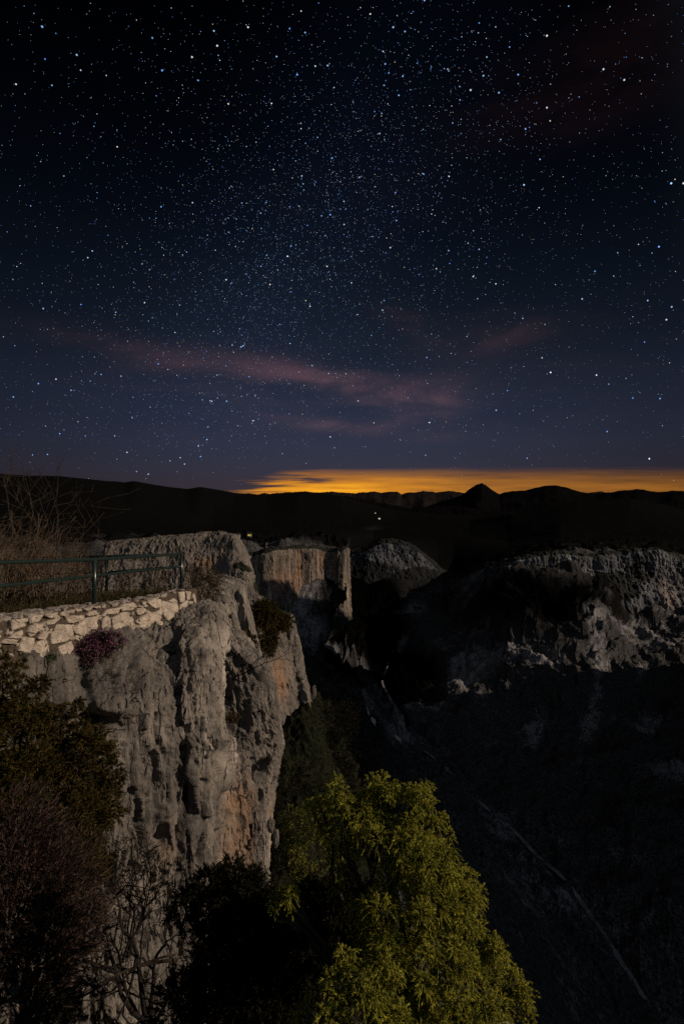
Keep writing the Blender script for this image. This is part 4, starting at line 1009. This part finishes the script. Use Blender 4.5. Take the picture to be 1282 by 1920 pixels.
# --- the big lit juniper in front
JL = [(640, 1490, 40, 4.5), (600, 1515, 28, 4.6, .9), (716, 1478, 36, 4.5), (700, 1510, 40, 4.5), (800, 1492, 36, 4.5), (775, 1520, 36, 4.4), (838, 1560, 36, 4.4), (690, 1565, 60, 4.4), (760, 1585, 62, 4.3),
      (640, 1560, 46, 4.5, .8), (820, 1620, 58, 4.2), (730, 1640, 56, 4.2), (870, 1660, 52, 4.2), (905, 1700, 42, 4.2), (800, 1710, 60, 4.0), (860, 1750, 60, 4.0), (715, 1710, 50, 4.0), (700, 1770, 54, 3.9),
      (930, 1770, 48, 4.1), (965, 1805, 36, 4.1), (790, 1800, 58, 3.8), (880, 1840, 54, 3.8), (720, 1840, 62, 3.7), (650, 1850, 56, 3.6), (605, 1890, 54, 3.5), (945, 1860, 46, 3.9, .9), (830, 1890, 50, 3.7), (700, 1910, 64, 3.5),
      (920, 1920, 54, 3.8), (1005, 1850, 32, 4.1, .7), (540, 1690, 28, 4.2, 1.3), (515, 1700, 22, 4.2), (1015, 1890, 40, 4.0, .7), (780, 1960, 90, 3.6), (600, 1960, 80, 3.5), (940, 1990, 80, 3.7), (620, 1650, 40, 4.5, .5), (660, 1720, 40, 4.2, .6)]
JL = [(a[0] - max(0, a[0] - 740) * .16, a[1], a[2] * .82) + tuple(a[3:]) for a in JL]
plant('juniper', 'large feathery yellow green juniper lit from the right in the foreground', 'juniper', (.45, 4.4, -5.9), JL, M['juniper'], M['bark'], 6800, 50, .025, .0050, up=.6, droop=.55, jit=.36, fwd=1.0, spread=.5,
      seed=21, trunk_r=.10, Lmul=1.5, sub=11, shell=.3)
plant('juniper', 'small sparse green juniper between the cliff foot and the large lit juniper', 'juniper', P(580, 1760, 8.2), [(552, 1560, 28, 8.2), (580, 1540, 26, 8.2), (610, 1560, 30, 8.0), (560, 1600, 36, 8.0), (605, 1620, 42, 7.8, .8), (540, 1520, 18, 8.4, .7), (570, 1660, 36, 7.9, .7)],
      M['dim_juniper'], M['bark'], 1800, 26, .04, .008, up=.6, droop=.4, seed=22, trunk_r=.05, sub=5, Lmul=1.4)
# --- dark growth on the left
plant('juniper', 'tall dark olive juniper crowding the cliff on the left', 'juniper', P(120, 1960, 7.2),
      [(0, 1262, 40, 7.3, .7), (40, 1320, 44, 7.3), (115, 1362, 48, 7.2), (50, 1400, 80, 6.9), (145, 1410, 56, 7.2), (175, 1455, 46, 7.3), (200, 1500, 36, 7.4), (110, 1480, 80, 6.9), (170, 1550, 48, 7.2), (60, 1500, 90, 6.6), (130, 1580, 80, 6.8), (0, 1420, 80, 6.5),
       (155, 1620, 44, 7.0)], M['dark_juniper'], M['bark_dark'], 1500, 26, .06, .016, up=.5, droop=.35, jit=.5, seed=23, trunk_r=.09, sub=9, Lmul=1.4)
plant('dry_shrub', 'dry pinkish brown shrub with leaning stems at the bottom left', 'shrub', P(60, 2050, 5.2),
      [(20, 1520, 46, 5.4, .8), (50, 1570, 50, 5.3), (20, 1620, 60, 5.1), (90, 1630, 60, 5.3), (40, 1700, 70, 5.0), (120, 1690, 60, 5.3), (10, 1760, 70, 4.8), (100, 1770, 70, 5.0), (160, 1740, 40, 5.4, .7), (40, 1850, 80, 4.8)],
      M['dry'], M['twig'], 1500, 18, .085, .010, up=.9, droop=.1, jit=.35, fwd=1.0, spread=.4, seed=24, trunk_r=.03, bias=(.45, .1, 0), Lmul=1.5, stemname='stem')
plant('evergreen_shrub', 'black evergreen shrub at the foot of the sunless cliff, centre bottom', 'shrub', P(450, 2000, 5.6),
      [(392, 1660, 34, 6.0), (430, 1650, 34, 6.0), (470, 1665, 34, 5.9), (400, 1710, 44, 5.8), (455, 1725, 60, 5.6), (520, 1760, 70, 5.4), (430, 1800, 80, 5.4), (500, 1850, 90, 5.2), (580, 1800, 60, 5.2), (345, 1700, 34, 5.9, .7), (560, 1720, 40, 5.4), (590, 1700, 50, 5.3),
       (400, 1890, 70, 5.2), (330, 1900, 60, 5.3, .5), (610, 1760, 60, 5.0), (650, 1690, 50, 5.0)], M['dusk_leaf'], M['bark_dark'], 2400, 24, .06, .016, up=.5, droop=.3, seed=25, trunk_r=.08)


plant('evergreen_shrub', 'black evergreen shrub filling the bottom left corner', 'shrub', P(80, 2150, 5.0),
      [(20, 1880, 60, 5.0), (90, 1870, 50, 5.1), (150, 1880, 44, 5.2, .8), (60, 1940, 80, 4.8), (190, 1920, 40, 5.2, .7), (120, 1800, 34, 5.3, .6)], M['dusk_leaf'], M['bark_dark'], 1800, 22, .05, .014, up=.6, droop=.3, seed=26, trunk_r=.05, sub=5)
plant('scrub_bush', 'thin leafed olive bush growing over the cliff foot beside the dark olive juniper', 'shrub', P(262, 1800, 8.6),
      [(250, 1590, 26, 8.9, .6), (280, 1620, 30, 8.8, .6), (240, 1640, 30, 8.6, .7), (310, 1650, 24, 8.9, .5), (270, 1680, 30, 8.5, .6), (225, 1690, 26, 8.3, .7), (325, 1610, 16, 9.0, .5)], M['dark_juniper'], M['bark_dark'], 420, 14, .06, .018, up=.5, droop=.2, seed=27, trunk_r=.02, sub=4, stemname='stem')


def branching(rng, a, d, L, r, depth, paths, gravity=0.0, n=6, split=(2, 3), curl=.25, shrink=.68):
    pts = [np.array(a, float)]; dd = unit(np.array(d, float))
    for k in range(n - 1):
        dd = unit(dd + rng.normal(size=3) * curl + np.array([0, 0, gravity]))
        pts.append(pts[-1] + dd * L / (n - 1))
    paths.append((np.array(pts), np.linspace(r, r * .6, n)))
    if depth <= 0: return
    for k in range(rng.integers(split[0], split[1] + 1)):
        i = rng.integers(n // 2, n)
        branching(rng, pts[i], unit(dd + rng.normal(size=3) * .75), L * shrink * (.7 + .5 * rng.random()), r * .6, depth - 1, paths, gravity, n, split, curl, shrink)


def bare(name, label, base, stems, mat, seed, depth=3, split=(2, 4), curl=.2, gravity=.05, group=None, sides=4, cat='shrub', partname='branches'):
    """stems: (dir, length, radius)"""
    rng = np.random.default_rng(seed); base = np.asarray(base, float)
    root = thing(name, base, label, cat, group)
    for d, L, r in stems:
        p = []
        branching(rng, base + rng.normal(size=3) * .04, d, L, r, depth, p, gravity, 6, split, curl)
        st = tube_obj('stem', p[:1], mat, root, 6)
        if len(p) > 1: tube_obj(partname, p[1:], mat, st, sides, origin=base)
    return root

bare('bare_shrub', 'twisted leafless shrub silhouetted against the pale cliff foot, bottom left', P(285, 1935, 7.2),
     [((-.35, 0, 1), 1.3, .045), ((.25, .1, 1), 1.2, .040), ((-.9, 0, .7), 1.1, .035), ((.8, .1, .8), 1.0, .032), ((0, 0, 1), 1.5, .04)], M['bark_dark'], 31, 4, (2, 4), .22, .02)
bare('bare_shrub', 'long bare crooked branch reaching left from the bottom dark growth', P(330, 1790, 6.3), [((-.9, 0, -.35), 1.3, .022), ((-.5, 0, -.1), .9, .016)], M['bark'], 37, 2, (1, 3), .18, 0)
bare('bare_shrub', 'fine leafless bush spreading over the cliff beside the dark olive juniper', P(235, 1790, 8.2), [((-.2, 0, 1), 1.0, .02), ((.3, 0, 1), 1.1, .02), ((.6, 0, .8), 1.0, .02), ((0, -.1, 1), 1.2, .02)], M['bark_dark'], 38, 4, (3, 4), .2, .02)
bare('bare_tree', 'leafless little tree leaning out from a crack in the cliff', P(441, 1272, 15.6),
     [((.55, -.1, .95), .85, .022), ((1, -.1, .35), 1.0, .024), ((1, -.2, .05), .8, .018), ((.35, -.2, -1.0), .5, .012), ((.9, -.15, .6), .9, .018)], M['bark_dark'], 33, 3, (2, 4), .17, .02, cat='tree')
# bare thicket behind the railing
G_T = 'leafless brown shrubs behind the railing'
TH = [(10, 1135, 11.0, 2.6, 'leftmost tall leafless brown thicket behind the railing'), (55, 1130, 12.0, 2.6, 'tall leafless brown thicket second from the left behind the railing'),
      (100, 1125, 11.2, 1.9, 'medium leafless brown thicket in the middle behind the railing'), (140, 1120, 12.5, 1.7, 'low leafless brown thicket just left of the front post'),
      (-40, 1135, 10.0, 2.3, 'leafless brown thicket cut by the left picture edge')]
for i, (px, py, Y, h, lab) in enumerate(TH):
    rng = np.random.default_rng(60 + i)
    stems = []
    for k in range(40):
        stems.append(((rng.normal() * .32 + .10, rng.normal() * .3, 1), h * rng.uniform(.35, .62), rng.uniform(.007, .013)))
    root = thing('bare_shrub', P(px, py, Y), lab, 'shrub', G_T)
    base = np.array(root.location)
    for d, L, r in stems:
        p = []
        branching(rng, base + np.array([rng.normal() * .45, rng.normal() * .5, 0]), d, L, r, 2, p, .06, 5, (2, 3), .12, .6)
        st = tube_obj('stem', p[:1], M['twig'], root, 4); tube_obj('branches', p[1:], M['twig'], st, 3, origin=base)
bare('bare_tree', 'thin bare sapling poking above the left hills, leftmost of two', P(22, 1120, 12.5), [((.02, 0, 1), 2.4, .02)], M['bark'], 71, 3, (3, 4), .10, .03, 'bare saplings above the hills', cat='tree')
bare('bare_tree', 'thin bare sapling poking above the left hills, bushier right one of two', P(58, 1120, 12.5), [((.06, 0, 1), 2.3, .02), ((.1, 0, 1), 2.2, .015)], M['bark'], 75, 3, (3, 4), .08, .05, 'bare saplings above the hills', cat='tree')
bare('bare_tree', 'short thin bare sapling right of the two taller ones', P(103, 1118, 13.2), [((.06, 0, 1), 2.3, .014)], M['bark'], 79, 2, (2, 3), .08, .05, cat='tree')

# low dry growth on the platform, beyond the wall end and on the ledges
plant('dry_shrub', 'tangled brown shrub between the front and rear railing posts', 'shrub', P(255, 1112, 15.5), [(225, 1092, 18, 15.6), (255, 1088, 22, 15.6), (290, 1086, 20, 15.6), (315, 1084, 16, 15.4)], M['brown'], M['twig'], 420, 14, .10, .012, up=.9, droop=.1, seed=41, stemname='stem', trunk_r=.02)
plant('dry_shrub', 'windswept brown shrub hanging past the end of the wall', 'shrub', P(372, 1130, 17.5), [(362, 1075, 18, 17.5), (385, 1072, 20, 18), (400, 1085, 20, 18), (385, 1100, 26, 17.5), (405, 1110, 16, 17.5), (375, 1125, 20, 17), (355, 1095, 14, 17)],
      M['brown'], M['twig'], 420, 16, .11, .013, up=.4, droop=.2, seed=42, stemname='stem', trunk_r=.03, bias=(.6, 0, 0))
plant('green_cushion_plant', 'round mossy green tuft on the slab right of the wall end', 'plant', P(412, 1176, 18.2), [(412, 1165, 9, 18.0), (407, 1160, 6, 18.0), (416, 1172, 6, 18.0)], M['green_leaf'], M['bark'], 4000, 10, .06, .014, seed=43, trunk_r=.012, stemname='stem')
plant('evergreen_shrub', 'dark shrub clinging below the rounded pale rock crest', 'shrub', P(470, 1232, 23), [(462, 1190, 9, 23.2), (470, 1200, 10, 23), (458, 1206, 8, 23), (470, 1218, 12, 22.8), (476, 1208, 7, 23)], M['dark_juniper'], M['bark_dark'], 700, 16, .12, .03, seed=44, trunk_r=.03, stemname='stem')
plant('evergreen_shrub', 'dark tuft rooted on the small ledge in mid cliff', 'shrub', P(430, 1358, 14.9), [(428, 1346, 9, 14.7), (440, 1350, 7, 14.7), (420, 1350, 7, 14.6), (445, 1343, 5, 14.8)], M['brown'], M['bark_dark'], 2600, 12, .07, .012, seed=45, trunk_r=.012, up=.2, stemname='stem')
plant('evergreen_shrub', 'dark bush capping the buff outcrop, largest and farthest left', 'shrub', P(500, 1170, 56), [(490, 1140, 16, 53.5), (505, 1142, 17, 54.5), (500, 1156, 20, 53.5), (488, 1165, 14, 52.5), (516, 1152, 12, 55.5)], M['dark_juniper'], M['bark_dark'], 120, 16, .30, .08, seed=46, trunk_r=.08, stemname='stem')
plant('evergreen_shrub', 'dark bush under the tip of the buff outcrop', 'shrub', P(530, 1180, 58.5), [(525, 1160, 13, 56.5), (538, 1165, 13, 58.5), (520, 1172, 13, 55.5), (530, 1172, 13, 56.5)], M['dark_juniper'], M['bark_dark'], 120, 16, .30, .08, seed=47, trunk_r=.08, stemname='stem')
plant('evergreen_shrub', 'dark bush low in the gully of the buff outcrop', 'shrub', P(503, 1230, 54), [(505, 1195, 14, 53.0), (500, 1210, 13, 52.0), (512, 1205, 12, 53.5), (505, 1222, 9, 52.0)], M['dark_juniper'], M['bark_dark'], 120, 16, .30, .08, seed=48, trunk_r=.08, stemname='stem')
plant('green_cushion_plant', 'small green tuft growing under the lowest wall stones', 'plant', P(92, 1250, 8.75), [(95, 1236, 9, 8.7), (102, 1232, 6, 8.75), (88, 1240, 6, 8.7)], M['green_leaf'], M['bark'], 9000, 10, .03, .008, seed=49, trunk_r=.008, stemname='stem')


def flowers():
    rng = np.random.default_rng(51)
    base = P(182, 1225, 10.05)
    root = thing('flower_cushion', base, 'cushion of small pink flowers spilling over the cliff under the wall', 'flowers')
    L = [(160, 1212, 20, 9.75), (185, 1205, 24, 9.95), (210, 1203, 20, 10.2), (140, 1225, 16, 9.55), (170, 1225, 22, 9.75), (200, 1220, 18, 10.0), (228, 1205, 10, 10.45), (130, 1240, 10, 9.4), (165, 1242, 14, 9.65)]
    lumps = [(P(a, b, Y), r / F * Y, 1) for a, b, r, Y in L]
    C, D, Ls = lumps_to_sprays(rng, lumps, 5200, .3, 1, .5, .6)
    V, Fc = sprays(rng, C, D, np.minimum(Ls, .12), .2, 8, .035, .012)
    mesh_np('foliage', V - base, Fc, M['dusk_leaf'], root)
    # blossoms: small four-petalled faces on the outside of the cushion
    Vs = []; Fs = []; n0 = 0
    for c, r, w in lumps:
        n = int(9000 * r * r)
        d = unit(rng.normal(size=(n, 3))); d[:, 2] = d[:, 2] * .9 + .25
        keep = d[:, 2] > -.25
        for dd in unit(d[keep]):
            p = c + dd * r * (1.02 + .12 * rng.random()); nn = unit(dd + rng.normal(size=3) * .5)
            a = unit(np.cross(nn, rng.normal(size=3))); b = np.cross(nn, a); s = rng.uniform(.009, .017)
            for q in (a * s, b * s, -a * s, -b * s): Vs.append(p + q + nn * .004)
            Fs.append((n0, n0 + 1, n0 + 2, n0 + 3)); n0 += 4
    mesh_np('blossoms', np.array(Vs) - base, np.array(Fs), M['petal'], root)
    tube_obj('stem', [(limb(rng, base - np.array([.25, -.1, .1]), l[0], .1, 5), np.linspace(.012, .004, 5)) for l in lumps], M['bark'], root, 5)
flowers()


def grass():
    rng = np.random.default_rng(53); n = 5200
    px = np.concatenate([rng.uniform(-60, 240, n // 2), rng.normal(150, 45, n // 4), rng.uniform(150, 330, n // 4)])
    n = len(px)
    Y = np.array([wall_xy(min(p, 333))[1] for p in px]) + rng.uniform(.45, 2.4, n)
    x = (px - 641) / F * Y
    z = -2.06 - .0915 * (Y - 8) + .02
    C = np.stack([x, Y, z], 1)
    xr = -5.64 + (Y - 10.4) * .168 - .35
    C = C[(x < xr) & (Y < 15)]
    D = unit(rng.normal(size=(len(C), 3)) * .45 + np.array([.1, 0, 1.0]))
    V, Fc = sprays(rng, C, D, rng.uniform(.12, .42, len(C)), .2, 7, .14, .010, 1.0, .45)
    o = mesh_np('dry_grass', V, Fc, M['tan_leaf'])
    tag(o, 'dry grass and weeds on the ground behind the stone wall', 'grass', kind='stuff')
    # scrub on the dark ledges below the outcrop
    n = 1000
    px = rng.uniform(495, 670, n); py = rng.uniform(1315, 1640, n)
    Cc = []
    for a, b in zip(px, py):
        Yd = np.interp(b, [1300, 1380, 1500, 1800], [62, 53, 46, 34]) + (a - 540) * .09
        Cc.append(P(a, b, Yd - .8))
    lumps = [(c, rng.uniform(.3, 1.0), 1) for c in Cc]
    C, D, L = lumps_to_sprays(rng, lumps, 26, .6, 1, .5)
    V, Fc = sprays(rng, C, D, L, .2, 9, .28, .09)
    o = mesh_np('undergrowth', V, Fc, M['dusk_leaf'])
    tag(o, 'dark low scrub covering the ledges beside the cliff foot', 'undergrowth', kind='stuff')
grass()

# ------------------------------------------------------------------ boulders and far lit houses
def boulder(label, px, py, w, h, Y, mat, seed, group=None):
    rng = np.random.default_rng(seed)
    nu, nv = 28, 18
    th = np.linspace(0, 2 * math.pi, nu, endpoint=False); ph = np.linspace(.02, math.pi - .02, nv)
    T, Ph = np.meshgrid(th, ph)
    d = np.stack([np.sin(Ph) * np.cos(T), np.sin(Ph) * np.sin(T), np.cos(Ph)], -1).reshape(-1, 3)
    r = 1 + .35 * fbm(d * 1.3 + seed, 3) + .12 * ridged(d * 3 + seed, 3)
    V = d * r[:, None] * np.array([w, w * .8, h]) / F * Y * .5
    i = np.arange(nu * nv).reshape(nv, nu); j = np.roll(i, -1, 1)
    Fc = np.stack([i[:-1], i[1:], j[1:], j[:-1]], -1).reshape(-1, 4)
    o = mesh_np('boulder', V, Fc, mat, smooth=False); o.location = tuple(P(px, py, Y))
    return tag(o, label, 'rock', group)
GB = 'pale rock pinnacles above the river'
boulder('small pale pinnacle, highest of the rocks above the river', 684, 1340, 14, 26, 412, M['pale_rock'], 3, GB)
boulder('narrow pale pinnacle just below the highest one above the river', 698, 1358, 10, 22, 410, M['pale_rock'], 4, GB)
boulder('large rounded grey rock at the top of the pair beside the river', 742, 1402, 22, 34, 440, M['pale_rock'], 5, GB)
boulder('large squat grey rock, lowest beside the river', 757, 1434, 26, 24, 450, M['pale_rock'], 6, GB)
boulder('upright pale block at the right foot of the buff outcrop', 588, 1298, 8, 22, 57, M['rock_mid'], 7)
boulder('pale rock beside the foot of the near cliff, upper of two', 508, 1548, 13, 26, 14.5, M['rock'], 8)
boulder('pale rock beside the foot of the near cliff, lower of two', 517, 1572, 10, 30, 14.2, M['rock'], 9)


def house(px, py, w, label, colr, s):
    p = terr_at(px, py + 1)
    root = thing('house', p, label, 'house', 'lit houses far in the valley')
    wl = emit_mat('lit_window', colr, s); hw = w / 2; hh = w * .55
    def boxm(name, x0, x1, y0, y1, z0, z1, mat):
        V = [(x, y, z) for x in (x0, x1) for y in (y0, y1) for z in (z0, z1)]
        Fc = [(0, 1, 3, 2), (4, 6, 7, 5), (0, 4, 5, 1), (2, 3, 7, 6), (0, 2, 6, 4), (1, 5, 7, 3)]
        return mesh_np(name, V, Fc, mat, root)
    boxm('wall', -hw, hw, 0, w * .8, -3, hh, M['scree'])
    V = [(-hw * 1.1, -.4, hh), (hw * 1.1, -.4, hh), (hw * 1.1, w * .85, hh), (-hw * 1.1, w * .85, hh), (-hw * 1.1, w * .4, hh * 1.6), (hw * 1.1, w * .4, hh * 1.6)]
    me = bpy.data.meshes.new('roof'); me.from_pydata(V, [], [(0, 1, 5, 4), (2, 3, 4, 5), (0, 4, 3), (1, 2, 5), (0, 3, 2, 1)]); me.update(); link('roof', me, M['bark'], root)
    boxm('window', -hw * .7, hw * .7, -.25, -.02, hh * .2, hh * .85, wl)
house(703, 962, 14, 'tiny lit house with white light, higher of the two below the far ridge', (1, .93, .8), .55)
house(711, 973, 20, 'tiny lit house with wider white light, lower of the two below the far ridge', (1, .95, .85), .7)
house(463, 1005, 9, 'tiny house whose yellow window stands in for a street lamp above the near cliff edge', (1, .75, .12), .45)  # a street lamp's light, modelled here as a house window
house(448, 1006, 8, 'tiny dimly lit house just left of the yellow one', (.8, .85, 1), .10)
